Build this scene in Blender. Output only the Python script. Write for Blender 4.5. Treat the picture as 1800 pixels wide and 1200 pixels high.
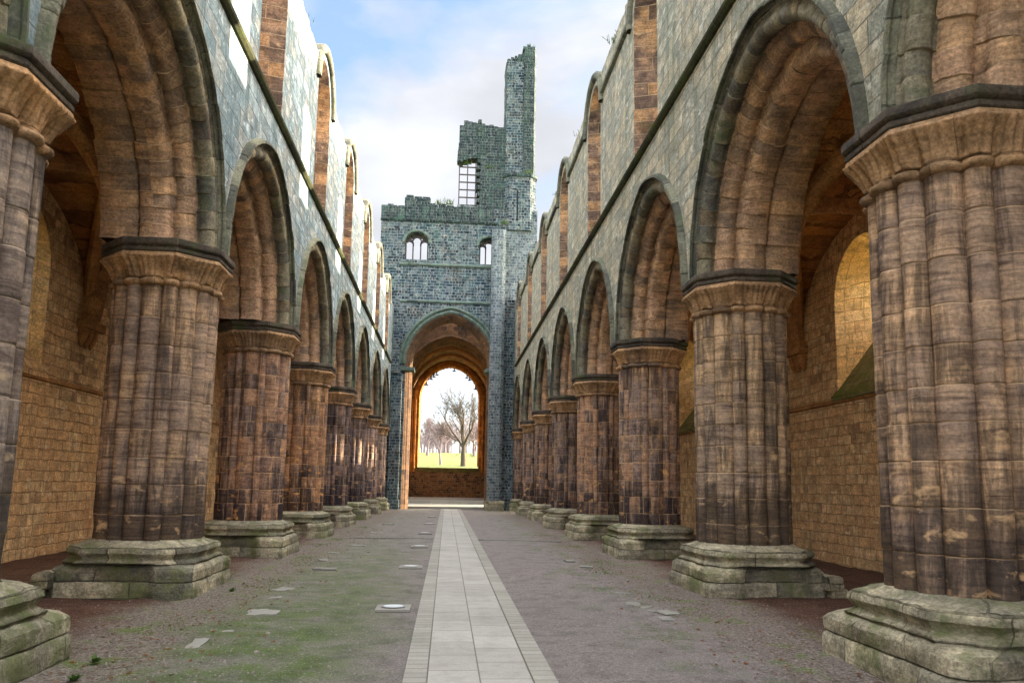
import bpy, math, random
import numpy as np
from mathutils import Vector, Matrix, noise
for o in list(bpy.data.objects): bpy.data.objects.remove(o)
S = bpy.context.scene
COL = S.collection
R_ = math.radians

# ------------------------------------------------------------------ camera
def make_camera():
    f, p, y, r, cx = 1400.0, .1359, .0792, .0170, -.2315
    cy, sy, cp, sp = math.cos(y), math.sin(y), math.cos(p), math.sin(p)
    fw = Vector((sy*cp, cy*cp, sp)); rr = Vector((cy, -sy, 0)); up = rr.cross(fw)
    c, s = math.cos(r), math.sin(r)
    X = c*rr + s*up; Y = -s*rr + c*up; Z = -fw
    M = Matrix((X, Y, Z)).transposed().to_4x4(); M.translation = Vector((cx, 0, 1.6))
    cam = bpy.data.cameras.new('camera'); o = bpy.data.objects.new('camera', cam); COL.objects.link(o)
    o.matrix_world = M
    cam.sensor_width = 36; cam.sensor_fit = 'HORIZONTAL'; cam.lens = f/1800*36
    cam.shift_y = 60/1800.0; cam.clip_start = .05; cam.clip_end = 3000
    S.camera = o
make_camera()

# ------------------------------------------------------------------ light
SUN_D = Vector((-.935, -.355, 0)).normalized()       # horizontal travel of the light
SUN_EL = R_(11.6)
def make_light():
    L = bpy.data.lights.new('sun', 'SUN'); L.energy = 3.2; L.angle = R_(.5); L.color = (1.0, .83, .62)
    o = bpy.data.objects.new('sun', L); COL.objects.link(o)
    d = Vector((SUN_D.x*math.cos(SUN_EL), SUN_D.y*math.cos(SUN_EL), -math.sin(SUN_EL)))
    o.rotation_euler = d.to_track_quat('-Z', 'Y').to_euler(); o.location = (30, 20, 40)
    w = bpy.data.worlds.new('World'); S.world = w; w.use_nodes = True
    nt = w.node_tree; N = nt.nodes; K = nt.links; N.clear()
    out = N.new('ShaderNodeOutputWorld'); bg = N.new('ShaderNodeBackground'); bg.inputs[1].default_value = .055
    sky = N.new('ShaderNodeTexSky'); sky.sky_type = 'NISHITA'; sky.sun_disc = False
    sky.sun_elevation = SUN_EL
    sky.sun_rotation = math.atan2(-SUN_D.x, -SUN_D.y)      # measured from +Y towards +X
    sky.air_density = 1.0; sky.dust_density = .6; sky.ozone_density = 1.5
    tc = N.new('ShaderNodeTexCoord')
    mp = N.new('ShaderNodeMapping'); mp.inputs['Scale'].default_value = (-1, 1, 1.9); mp.inputs['Location'].default_value = (.9, 2.2, 1.7)
    nz = N.new('ShaderNodeTexNoise'); nz.inputs['Scale'].default_value = 3.1; nz.inputs['Detail'].default_value = 8; nz.inputs['Roughness'].default_value = .52
    nz.inputs['Distortion'].default_value = .35
    rp = N.new('ShaderNodeValToRGB'); rp.color_ramp.elements[0].position = .37; rp.color_ramp.elements[1].position = .55
    K.new(tc.outputs['Generated'], mp.inputs[0]); K.new(mp.outputs[0], nz.inputs[0]); K.new(nz.outputs[0], rp.inputs[0])
    # cloud brightness: boost overhead and behind the camera, added to light the nave
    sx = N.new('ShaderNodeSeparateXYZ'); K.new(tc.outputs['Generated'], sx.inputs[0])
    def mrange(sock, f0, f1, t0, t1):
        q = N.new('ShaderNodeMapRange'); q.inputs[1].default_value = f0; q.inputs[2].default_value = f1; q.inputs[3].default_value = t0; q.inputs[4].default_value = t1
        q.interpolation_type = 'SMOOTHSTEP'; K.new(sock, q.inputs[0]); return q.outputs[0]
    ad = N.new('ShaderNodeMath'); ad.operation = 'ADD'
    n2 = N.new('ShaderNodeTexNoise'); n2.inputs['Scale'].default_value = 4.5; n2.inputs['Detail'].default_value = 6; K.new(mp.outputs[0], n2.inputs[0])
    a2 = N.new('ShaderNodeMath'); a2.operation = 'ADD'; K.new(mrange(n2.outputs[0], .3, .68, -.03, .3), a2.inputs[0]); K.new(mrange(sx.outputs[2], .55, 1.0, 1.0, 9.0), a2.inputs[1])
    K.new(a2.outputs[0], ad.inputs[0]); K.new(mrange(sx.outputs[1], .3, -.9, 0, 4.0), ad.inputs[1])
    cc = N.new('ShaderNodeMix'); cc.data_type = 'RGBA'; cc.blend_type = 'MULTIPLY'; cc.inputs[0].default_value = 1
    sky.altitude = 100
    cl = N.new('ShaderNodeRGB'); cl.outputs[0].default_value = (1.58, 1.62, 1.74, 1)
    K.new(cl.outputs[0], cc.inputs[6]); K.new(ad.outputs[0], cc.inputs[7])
    hz = N.new('ShaderNodeMix'); hz.data_type = 'RGBA'; hz.inputs[0].default_value = .5      # thin veil over the blue
    K.new(sky.outputs[0], hz.inputs[6]); hz.inputs[7].default_value = (.95, 1.3, 2.1, 1)
    # glow added around the sun to brighten the aisles, and a white horizon
    dt = N.new('ShaderNodeVectorMath'); dt.operation = 'DOT_PRODUCT'; nm = N.new('ShaderNodeVectorMath'); nm.operation = 'NORMALIZE'
    K.new(tc.outputs['Generated'], nm.inputs[0]); K.new(nm.outputs[0], dt.inputs[0])
    dt.inputs[1].default_value = (-SUN_D.x*math.cos(SUN_EL), -SUN_D.y*math.cos(SUN_EL), math.sin(SUN_EL))
    gl = N.new('ShaderNodeMix'); gl.data_type = 'RGBA'; K.new(mrange(dt.outputs['Value'], .60, 1.0, 0, 1), gl.inputs[0]); gl.inputs[6].default_value = (0, 0, 0, 1); gl.inputs[7].default_value = (46, 39, 30, 1)
    hw = N.new('ShaderNodeMix'); hw.data_type = 'RGBA'; K.new(mrange(sx.outputs[2], .26, .02, 0, 1), hw.inputs[0]); hw.inputs[6].default_value = (0, 0, 0, 1); hw.inputs[7].default_value = (1.5, 1.5, 1.5, 1)
    mx = N.new('ShaderNodeMix'); mx.data_type = 'RGBA'
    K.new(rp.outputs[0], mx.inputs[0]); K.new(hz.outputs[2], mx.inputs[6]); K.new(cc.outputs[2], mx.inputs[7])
    s1 = N.new('ShaderNodeVectorMath'); s1.operation = 'ADD'; K.new(mx.outputs[2], s1.inputs[0]); K.new(gl.outputs[2], s1.inputs[1])
    s2 = N.new('ShaderNodeVectorMath'); s2.operation = 'ADD'; K.new(s1.outputs[0], s2.inputs[0]); K.new(hw.outputs[2], s2.inputs[1])
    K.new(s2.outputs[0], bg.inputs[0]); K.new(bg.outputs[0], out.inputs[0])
make_light()
S.view_settings.view_transform = 'Standard'; S.view_settings.look = 'None'
S.view_settings.exposure = 3.2; S.view_settings.gamma = 1; S.view_settings.use_curve_mapping = False
try:
    S.cycles.use_denoising = True; S.cycles.max_bounces = 8; S.cycles.diffuse_bounces = 6
    S.cycles.caustics_reflective = False; S.cycles.caustics_refractive = False
except Exception: pass

# ------------------------------------------------------------------ object helpers
def tag(o, label=None, cat=None, group=None, kind=None):
    if label: o['label'] = label
    if cat: o['category'] = cat
    if group: o['group'] = group
    if kind: o['kind'] = kind
    return o
def empty(name, loc, label, cat, group=None):
    o = bpy.data.objects.new(name, None); COL.objects.link(o); o.location = loc; o.empty_display_size = .3
    return tag(o, label, cat, group)

class MB:
    """collects grids, quads and boxes (world coordinates) and links them as one mesh object"""
    def __init__(s): s.v = []; s.f = []; s.uv = []; s.sm = []; s.mi = []
    def grid(s, P, UV, smooth=True, mi=0):
        P = np.asarray(P, float); UV = np.asarray(UV, float)
        a, b = P.shape[:2]; o = len(s.v)
        s.v += [tuple(p) for p in P.reshape(-1, 3)]
        U = UV.reshape(-1, 2)
        for i in range(a-1):
            for j in range(b-1):
                q = (i*b+j, i*b+j+1, (i+1)*b+j+1, (i+1)*b+j)
                s.f.append(tuple(o+k for k in q)); s.uv += [tuple(U[k]) for k in q]; s.sm.append(smooth); s.mi.append(mi)
    def face(s, pts, uv=None, mi=0, smooth=False):
        o = len(s.v); pts = [tuple(map(float, p)) for p in pts]; s.v += pts
        s.f.append(tuple(range(o, o+len(pts))))
        if uv is None:
            a = Vector(pts[1])-Vector(pts[0]); b = Vector(pts[-1])-Vector(pts[0]); n = a.cross(b)
            if n.length < 1e-9 and len(pts) > 3: n = (Vector(pts[2])-Vector(pts[1])).cross(b)
            n = n.normalized() if n.length > 1e-9 else Vector((0, 0, 1))
            if abs(n.z) > .75: uv = [(p[0], p[1]) for p in pts]
            else:
                t = Vector((-n.y, n.x, 0)).normalized(); k = 1/max(.3, math.sqrt(1-n.z*n.z))
                if abs(t.x) > abs(t.y): t = t if t.x > 0 else -t
                else: t = t if t.y > 0 else -t
                uv = [(Vector(p).dot(t), p[2]*k) for p in pts]
        s.uv += list(uv); s.sm.append(smooth); s.mi.append(mi)
    def box(s, x0, x1, y0, y1, z0, z1, mi=0, skip=''):
        v = lambda i, j, k: ((x0, x1)[i], (y0, y1)[j], (z0, z1)[k])
        F = {'b': (v(0,0,0), v(0,1,0), v(1,1,0), v(1,0,0)), 't': (v(0,0,1), v(1,0,1), v(1,1,1), v(0,1,1)),
             'f': (v(0,0,0), v(1,0,0), v(1,0,1), v(0,0,1)), 'k': (v(1,1,0), v(0,1,0), v(0,1,1), v(1,1,1)),
             'l': (v(0,1,0), v(0,0,0), v(0,0,1), v(0,1,1)), 'r': (v(1,0,0), v(1,1,0), v(1,1,1), v(1,0,1))}
        for k, q in F.items():
            if k not in skip: s.face(q, mi=mi)
    def rough(s, x0, x1, y0, y1, z0, z1, amp=.01, n=.12, seed=0, mi=0, rnd=.02, rot=0.0, rag=0):
        """a worn stone: subdivided box with rounded edges and noise"""
        L = [x1-x0, y1-y0, z1-z0]; c = Vector(((x0+x1)/2, (y0+y1)/2, (z0+z1)/2)); k = [max(1, int(round(l/n))) for l in L]
        rc, rs = math.cos(rot), math.sin(rot)
        def P(a, b, d):
            q = [(a-.5)*L[0], (b-.5)*L[1], (d-.5)*L[2]]
            h = [l/2 for l in L]
            inn = [max(-h[i]+rnd, min(h[i]-rnd, q[i])) for i in range(3)]
            dv = Vector([q[i]-inn[i] for i in range(3)])
            if dv.length > rnd: dv = dv.normalized()*rnd
            w = Vector(inn)+dv
            nv = noise.noise_vector((c+w)*3.1+Vector((seed, seed*2, 0)))*amp + noise.noise_vector((c+w)*9+Vector((seed, 0, 3)))*amp*.45
            w = w+nv
            return (c.x+w.x*rc-w.y*rs, c.y+w.x*rs+w.y*rc, c.z+w.z)
        for ax in range(3):
            u, v = [(1, 2), (0, 2), (0, 1)][ax]
            for side in (0, 1):
                G = []; U = []
                for i in range(k[u]+1):
                    row = []; ur = []
                    for j in range(k[v]+1):
                        t = [0, 0, 0]; t[ax] = side; t[u] = i/k[u]; t[v] = j/k[v]
                        row.append(P(*t)); ur.append(((x0, y0, z0)[u]+t[u]*L[u], (x0, y0, z0)[v]+t[v]*L[v]))
                    G.append(row); U.append(ur)
                s.grid(G, U, True, mi)
    def build(s, name, mats, parent=None, disp=0, dscale=1.0):
        me = bpy.data.meshes.new(name)
        v = s.v
        if disp:
            v = []
            for p in s.v:
                q = Vector(p); n = noise.noise_vector(q*dscale)*disp + noise.noise_vector(q*dscale*3.3)*disp*.4
                v.append(tuple(q+n))
        if parent is not None:
            px, py, pz = parent.matrix_basis.translation if parent.parent is None else wloc(parent)
            v = [(a-px, b-py, c-pz) for a, b, c in v]
        me.from_pydata(v, [], s.f)
        ul = me.uv_layers.new(name='UVMap'); ul.data.foreach_set('uv', np.array(s.uv, dtype=np.float32).ravel())
        me.polygons.foreach_set('use_smooth', s.sm)
        mats = mats if isinstance(mats, (list, tuple)) else [mats]
        for m in mats: me.materials.append(m)
        if len(mats) > 1: me.polygons.foreach_set('material_index', s.mi)
        me.update()
        o = bpy.data.objects.new(name, me); COL.objects.link(o)
        if parent is not None: o.parent = parent
        return o
def wloc(o):
    t = Vector((0, 0, 0))
    while o is not None: t += o.location; o = o.parent
    return t

# ------------------------------------------------------------------ materials
def srgb(h):
    c = [int(h[i:i+2], 16)/255 for i in (0, 2, 4)]
    return tuple((x/12.92 if x <= .04045 else ((x+.055)/1.055)**2.4) for x in c)+(1,)
class NT:
    def __init__(s, name):
        s.m = bpy.data.materials.new(name); s.m.use_nodes = True; s.t = s.m.node_tree; s.t.nodes.clear()
        s.out = s.n('ShaderNodeOutputMaterial'); s.b = s.n('ShaderNodeBsdfPrincipled'); s.l(s.b.outputs[0], s.out.inputs[0])
        s.b.inputs['Specular IOR Level'].default_value = .08
    def n(s, t, **k):
        x = s.t.nodes.new(t)
        for a, b in k.items(): setattr(x, a, b)
        return x
    def l(s, a, b): s.t.links.new(a, b)
    def pos(s, scale=(1, 1, 1)):
        if not hasattr(s, '_g'): s._g = s.n('ShaderNodeNewGeometry')
        if scale == (1, 1, 1): return s._g.outputs['Position']
        m = s.n('ShaderNodeVectorMath', operation='MULTIPLY'); s.l(s._g.outputs['Position'], m.inputs[0]); m.inputs[1].default_value = scale
        return m.outputs[0]
    def noise(s, vec, sc, det=5, rough=.6, dist=0):
        x = s.n('ShaderNodeTexNoise'); x.inputs['Scale'].default_value = sc; x.inputs['Detail'].default_value = det
        x.inputs['Roughness'].default_value = rough; x.inputs['Distortion'].default_value = dist; s.l(vec, x.inputs['Vector']); return x.outputs[0]
    def ramp(s, fac, stops, mode='LINEAR'):
        x = s.n('ShaderNodeValToRGB'); x.color_ramp.interpolation = mode; e = x.color_ramp.elements
        while len(e) < len(stops): e.new(.5)
        for i, (p, c) in enumerate(stops):
            e[i].position = p; e[i].color = c if not isinstance(c, (int, float)) else (c, c, c, 1)
        s.l(fac, x.inputs[0]); return x.outputs[0]
    def mix(s, fac, a, b, mode='MIX'):
        x = s.n('ShaderNodeMix', data_type='RGBA', blend_type=mode)
        for i, q in ((0, fac), (6, a), (7, b)):
            if hasattr(q, 'is_linked') or hasattr(q, 'links'): s.l(q, x.inputs[i])
            else: x.inputs[i].default_value = q
        return x.outputs[2]
    def math(s, op, a, b=0, clamp=False):
        x = s.n('ShaderNodeMath', operation=op, use_clamp=clamp)
        for i, q in ((0, a), (1, b)):
            if hasattr(q, 'links'): s.l(q, x.inputs[i])
            else: x.inputs[i].default_value = q
        return x.outputs[0]
    def bump(s, h, strength=.6, dist=.02, normal=None):
        x = s.n('ShaderNodeBump'); x.inputs['Strength'].default_value = strength; x.inputs['Distance'].default_value = dist
        s.l(h, x.inputs['Height'])
        if normal is not None: s.l(normal, x.inputs['Normal'])
        return x.outputs[0]

def stone(name, tones, bw=.6, bh=.3, off=.5, mort=.012, mcol='8a7a63', warp=.03, bands=.35, soot=.3, sootcol='1f1d21',
          flake=0.0, flakecol='c79a66', moss=0.0, mosscol='4d5d33', streak=0.0, streakcol='5e6d52', rel=.5, bdist=.02, mstr=.8, scatter=.5, rand_off=False, lowsoot=0.0, srnd=.26, flaketop=99, split=0, wscale=2.2, blot=.35, holes=0, sootv=(1, 1, 1), finec=.7):
    """sandstone masonry: blocks laid out in UV metres, colour per block, sediment bands, soot, flaking, algae"""
    s = NT(name)
    uv = s.n('ShaderNodeTexCoord').outputs['UV']
    P = s.pos()
    # wobbly joints
    nv = s.n('ShaderNodeTexNoise'); nv.inputs['Scale'].default_value = wscale; nv.inputs['Detail'].default_value = 3; s.l(P, nv.inputs['Vector'])
    sub = s.n('ShaderNodeVectorMath', operation='SUBTRACT'); s.l(nv.outputs['Color'], sub.inputs[0]); sub.inputs[1].default_value = (.5, .5, .5)
    scl = s.n('ShaderNodeVectorMath', operation='SCALE'); s.l(sub.outputs[0], scl.inputs[0]); scl.inputs['Scale'].default_value = warp
    add = s.n('ShaderNodeVectorMath', operation='ADD'); s.l(uv, add.inputs[0]); s.l(scl.outputs[0], add.inputs[1])
    def brick(squash, sf, extra):
        b = s.n('ShaderNodeTexBrick'); s.l(add.outputs[0], b.inputs['Vector'])
        b.inputs['Color1'].default_value = (0, 0, 0, 1); b.inputs['Color2'].default_value = (1, 1, 1, 1); b.inputs['Mortar'].default_value = (.5, .5, .5, 1)
        b.inputs['Scale'].default_value = 1; b.inputs['Mortar Size'].default_value = mort; b.inputs['Mortar Smooth'].default_value = .35
        b.inputs['Brick Width'].default_value = bw; b.inputs['Row Height'].default_value = bh; b.offset = off; b.squash = squash; b.squash_frequency = sf
        return b
    b = brick(1.35, 3, 0) if off > 0 else brick(1, 2, 0)
    rnd = s.n('ShaderNodeSeparateColor'); s.l(b.outputs['Color'], rnd.inputs[0]); rnd = rnd.outputs[0]
    fac = b.outputs['Fac']
    if split:       # some blocks are cut in two
        b2 = brick(1, 2, 0); b2.inputs['Brick Width'].default_value = bw*.5; b2.inputs['Row Height'].default_value = bh; b2.offset = .3
        pick = s.ramp(rnd, [(.52, 0.0), (.54, 1.0)])
        fac = s.math('MAXIMUM', fac, s.math('MULTIPLY', b2.outputs['Fac'], pick))
        r2 = s.n('ShaderNodeSeparateColor'); s.l(b2.outputs['Color'], r2.inputs[0])
        rnd = s.math('ADD', s.math('MULTIPLY', rnd, .6), s.math('MULTIPLY', r2.outputs[0], .4))
    big = s.noise(P, .55, 4, .6)
    med = s.noise(P, 2.6, 6, .65)
    fine = s.noise(P, 28, 5, .7)
    # per-block tone + drifting tone
    sel = s.math('ADD', s.math('MULTIPLY', rnd, scatter), s.math('MULTIPLY', s.ramp(big, [(.32, 0.0), (.68, 1.0)]), 1-scatter))
    n = len(tones)
    col = s.ramp(sel, [(i/(n-1)*.9+.05, srgb(t)) for i, t in enumerate(tones)])
    if bands:
        bn = s.noise(s.pos((.9, .9, 9)), 1.5, 5, .62, 1.2)
        col = s.mix(bands, col, s.mix(1.0, col, s.ramp(bn, [(.3, (.42, .38, .38, 1)), (.5, (.95, .93, .9, 1)), (.7, (1.45, 1.36, 1.25, 1))]), 'MULTIPLY'))
    col = s.mix(finec, col, s.mix(1.0, col, s.ramp(fine, [(.32, .4), (.5, 1.0), (.68, 1.6)]), 'MULTIPLY'))
    smed = med if sootv == (1, 1, 1) else s.noise(s.pos(sootv), 2.6, 7, .68, .6)
    bl = s.noise(P, 5.5, 8, .72, .4)
    col = s.mix(blot*2 if blot < .5 else 1.0, col, s.mix(1.0, col, s.ramp(bl, [(.3, .5), (.5, 1.0), (.7, 1.4)]), 'MULTIPLY'))
    if streak:
        st = s.noise(s.pos((2.2, 2.2, .16)), 1.6, 6, .65)
        col = s.mix(s.math('MULTIPLY', s.ramp(st, [(.47, 0.0), (.66, 1.0)]), streak), col, srgb(streakcol))
    if soot:
        sm = s.math('ADD', s.math('MULTIPLY', smed, .62), s.math('MULTIPLY', rnd, srnd))
        sm = s.math('ADD', sm, s.math('MULTIPLY', big, .48-srnd))
        if lowsoot:
            sz = s.n('ShaderNodeSeparateXYZ'); s.l(P, sz.inputs[0])
            lz = s.n('ShaderNodeMapRange'); s.l(sz.outputs[2], lz.inputs[0]); lz.inputs[1].default_value = .5; lz.inputs[2].default_value = 1.9; lz.inputs[3].default_value = lowsoot; lz.inputs[4].default_value = 0
            sm = s.math('ADD', sm, lz.outputs[0])
        col = s.mix(s.math('MULTIPLY', s.ramp(sm, [(.53, 0.0), (.60, .7), (.68, 1.0)]), soot), col, srgb(sootcol))
    if flake:
        fl = s.noise(s.pos((1, 1, 1.8)), 3.3, 5, .6, .3)
        fm = s.math('MULTIPLY', s.ramp(fl, [(.64-flake*.1, 0.0), (.70-flake*.1, .6), (.74-flake*.1, 1.0)]), .8)
        if flaketop < 90:
            fz = s.n('ShaderNodeSeparateXYZ'); s.l(P, fz.inputs[0]); fq = s.n('ShaderNodeMapRange'); s.l(fz.outputs[2], fq.inputs[0])
            fq.inputs[1].default_value = flaketop; fq.inputs[2].default_value = flaketop-.9; fm = s.math('MULTIPLY', fm, fq.outputs[0])
        col = s.mix(fm, col, srgb(flakecol))
    if moss:
        mn = s.noise(P, 1.5, 7, .68)
        col = s.mix(s.math('MULTIPLY', s.ramp(mn, [(.62-moss*.3, 0.0), (.72-moss*.25, 1.0)]), .85), col, srgb(mosscol))
    mv = s.math('MULTIPLY', s.ramp(s.noise(P, 3.7, 5, .7), [(.35, .25), (.6, 1.0)]), mstr)
    col = s.mix(s.math('MULTIPLY', fac, mv), col, srgb(mcol))
    if holes:       # dark dots painting the shade inside putlog holes
        vo = s.n('ShaderNodeTexVoronoi'); vo.inputs['Scale'].default_value = .75; s.l(P, vo.inputs['Vector'])
        col = s.mix(s.ramp(vo.outputs['Distance'], [(.035, .9), (.055, 0.0)]), col, srgb('26261f'))
    oi = s.n('ShaderNodeObjectInfo'); col = s.mix(1.0, col, oi.outputs['Color'], 'MULTIPLY')
    s.l(col, s.b.inputs['Base Color'])
    rr = s.ramp(med, [(.3, .95), (.7, .78)]); s.l(rr, s.b.inputs['Roughness'])
    h = s.math('ADD', s.math('MULTIPLY', fac, -.9), s.math('MULTIPLY', rnd, .35))
    h = s.math('ADD', h, s.math('MULTIPLY', med, .55*rel*2)); h = s.math('ADD', h, s.math('MULTIPLY', fine, .30*rel*2))
    s.l(s.bump(h, 1.0, bdist*1.4), s.b.inputs['Normal'])
    return s.m

M = {}
M['pier'] = stone('pier_stone', ['7a685a', 'a18c76', '8a796b', 'bb9f7e', 'a5907b', 'c7ab87'], bw=.5, bh=.38, off=0, mort=.008, mcol='cbae88', warp=.02, bands=1.0, mstr=.55, soot=.8, sootcol='282626', flake=.4, flakecol='cfae82', rel=.6, bdist=.016, lowsoot=.24, scatter=.35, moss=0, srnd=.12, flaketop=3.0, sootv=(2.6, 2.6, .3), blot=.2, finec=.5)
M['pierB'] = stone('pier_stone_coursed', ['78645a', 'a3846a', '83756e', 'b89874', '9a8474'], bw=.46, bh=.38, off=.5, mort=.010, mcol='cbae88', warp=.02, bands=.8, soot=.88, sootcol='25232a', flake=.5, flakecol='d8a86c', rel=.5, bdist=.016, lowsoot=.16, scatter=.38, srnd=.14, flaketop=3.2, sootv=(2.0, 2.0, .35), blot=.48)
M['cap'] = stone('capital_stone', ['78634f', '9d7f60', 'ab8862', '8a7564'], bw=.62, bh=.9, off=.5, mort=.006, mcol='5c4936', warp=.02, bands=.6, soot=.55, sootcol='2c2827', rel=.6, bdist=.014, scatter=.4)
M['abacus'] = stone('abacus_stone', ['3f3c38', '564d43', '4b483f'], bw=.9, bh=.9, mort=.006, mcol='2a2825', bands=.3, soot=.7, sootcol='1d1d1e', moss=.32, mosscol='414a2c', rel=.6)
M['base'] = stone('plinth_stone', ['9d967f', '878270', 'b5ab8f', '7a786a', 'a89d83'], bw=.9, bh=.22, off=.4, mort=.010, mcol='403e34', warp=.05, bands=.5, soot=.5, sootcol='35352f', moss=.42, mosscol='6b7049', rel=1.2, bdist=.035, blot=.49, scatter=.45)
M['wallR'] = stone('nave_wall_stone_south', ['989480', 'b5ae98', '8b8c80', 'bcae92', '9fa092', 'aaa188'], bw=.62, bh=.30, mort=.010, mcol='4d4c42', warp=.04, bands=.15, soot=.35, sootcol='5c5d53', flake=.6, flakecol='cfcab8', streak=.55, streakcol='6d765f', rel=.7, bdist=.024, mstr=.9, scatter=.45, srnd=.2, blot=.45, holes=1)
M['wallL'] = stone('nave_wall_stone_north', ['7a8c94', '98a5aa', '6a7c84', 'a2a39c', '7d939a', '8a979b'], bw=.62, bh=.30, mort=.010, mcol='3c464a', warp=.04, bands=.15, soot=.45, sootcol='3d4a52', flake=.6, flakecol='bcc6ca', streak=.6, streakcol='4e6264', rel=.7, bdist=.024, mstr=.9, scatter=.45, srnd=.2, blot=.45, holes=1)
M['hood'] = stone('hood_mould_stone', ['5c5e52', '767563', '5a5a52', '85816d'], bw=1.0, bh=.42, off=0, mort=.007, mcol='33342c', bands=.2, soot=.6, sootcol='2d2f2b', moss=.25, mosscol='535c42', rel=.7)
M['string'] = stone('string_course_stone', ['33362b', '43452f', '2a2d28'], bw=.8, bh=.5, mort=.008, mcol='22241e', bands=.1, soot=.4, sootcol='1a1c1a', moss=.3, mosscol='46502a', rel=.8)
M['arch'] = stone('arch_voussoir_stone', ['8a705a', 'b7957a', 'a0866f', 'c8a37e', '94806f', 'd0ae88'], bw=1.0, bh=.30, off=0, mort=.008, mcol='c8aa86', warp=.02, bands=.7, soot=.45, sootcol='3a3433', rel=.9, bdist=.018, scatter=.6, srnd=.1)
M['jamb'] = stone('window_jamb_stone', ['6f6158', 'a0805f', 'b8936c', '7a675a', '947c68', 'a98660', '5c5350'], bw=.62, bh=.31, mort=.010, mcol='c4b090', warp=.07, bands=.7, soot=.65, sootcol='2f2d2f', flake=.3, flakecol='cfae84', rel=.8, scatter=.55, srnd=.24, blot=.48)
M['rubble'] = stone('aisle_rubble_stone', ['b48c64', 'd2aa7c', 'c09b72', 'e0bf90', 'a88666', 'caa272'], bw=.46, bh=.215, mort=.012, mcol='7d6048', warp=.09, wscale=3.4, bands=.3, soot=.25, sootcol='6b5848', flake=.4, flakecol='e6d3b0', rel=1.2, bdist=.035, scatter=.55, split=1, blot=.42)
M['web']    = stone('vault_web_stone', ['7d5232', '99683c', 'a87a4b', '6e4c33'], bw=.4, bh=.13, mort=.012, mcol='4e3522', warp=.09, bands=.2, soot=.3, sootcol='3a2b22', rel=1.1, bdist=.03)
M['rib']    = stone('vault_rib_stone', ['8b6342', 'a87c50', '96714f'], bw=.6, bh=.4, mort=.008, mcol='6f5238', bands=.3, soot=.25, rel=.5)
M['tower'] = stone('tower_stone', ['1b2229', '27313a', '3c484f', '6a716e', '222c38', '8f8979', '4a3f37'], bw=.40, bh=.185, mort=.014, mcol='95a2a5', warp=.06, bands=.15, soot=.8, sootcol='14191f', flake=.5, flakecol='98968a', streak=.4, streakcol='47655a', rel=.9, bdist=.02, mstr=.95, scatter=.6, split=1, blot=.49)
M['towerg'] = stone('tower_stone_algae', ['29302f', '3a4442', '232a2f', '59625d', '3e4946'], bw=.38, bh=.19, mort=.013, mcol='7f8a86', warp=.04, bands=.15, soot=.6, sootcol='1a2026', flake=.3, flakecol='7f877f', moss=.2, mosscol='40584c', streak=.3, streakcol='42604f', rel=.9, mstr=.85, scatter=.55, split=1, blot=.48)
M['twrpale'] = stone('tower_pier_stone', ['565f64', '767f81', '444e55', '8a9190', '363e46'], bw=.36, bh=.18, mort=.012, mcol='a5adaa', warp=.03, bands=.15, soot=.45, sootcol='2a3038', flake=.4, flakecol='9a9a90', streak=.35, streakcol='5d7065', rel=.7, mstr=.9, scatter=.6, split=1, blot=.45)
M['tarch']  = stone('tower_arch_stone', ['48564f', '5f6f63', '6b766a', '3c4749'], bw=.5, bh=.3, mort=.010, mcol='39443f', bands=.2, soot=.4, sootcol='2a3133', rel=.6)
M['darch']  = stone('crossing_arch_stone', ['4a3c34', '5e4a3b', '755a41', '3a3231'], bw=.5, bh=.3, mort=.010, mcol='6d5640', bands=.2, soot=.4, rel=.6)
M['splay'] = stone('window_splay_stone', ['dfb679', 'ebc990', 'd3a86c'], bw=.42, bh=.25, mort=.009, mcol='a9845a', warp=.08, bands=.4, soot=.2, sootcol='9a7448', rel=.9, split=1, blot=.45)  # paler than the aisle stone: window glow put into the colour
M['chan'] = stone('chancel_stone', ['6f5038', '8a6849', '9c7a58', '55453d', '83684f'], bw=.38, bh=.19, mort=.014, mcol='a48d6e', warp=.06, bands=.2, soot=.5, sootcol='332b29', rel=1.0, scatter=.7, split=1, blot=.45)
M['sill']   = stone('mossy_sill_stone', ['6b6a4a', '7f7548', '565a3c'], bw=.5, bh=.3, bands=.3, soot=.35, moss=.55, mosscol='5f6632', rel=.9)

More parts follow.
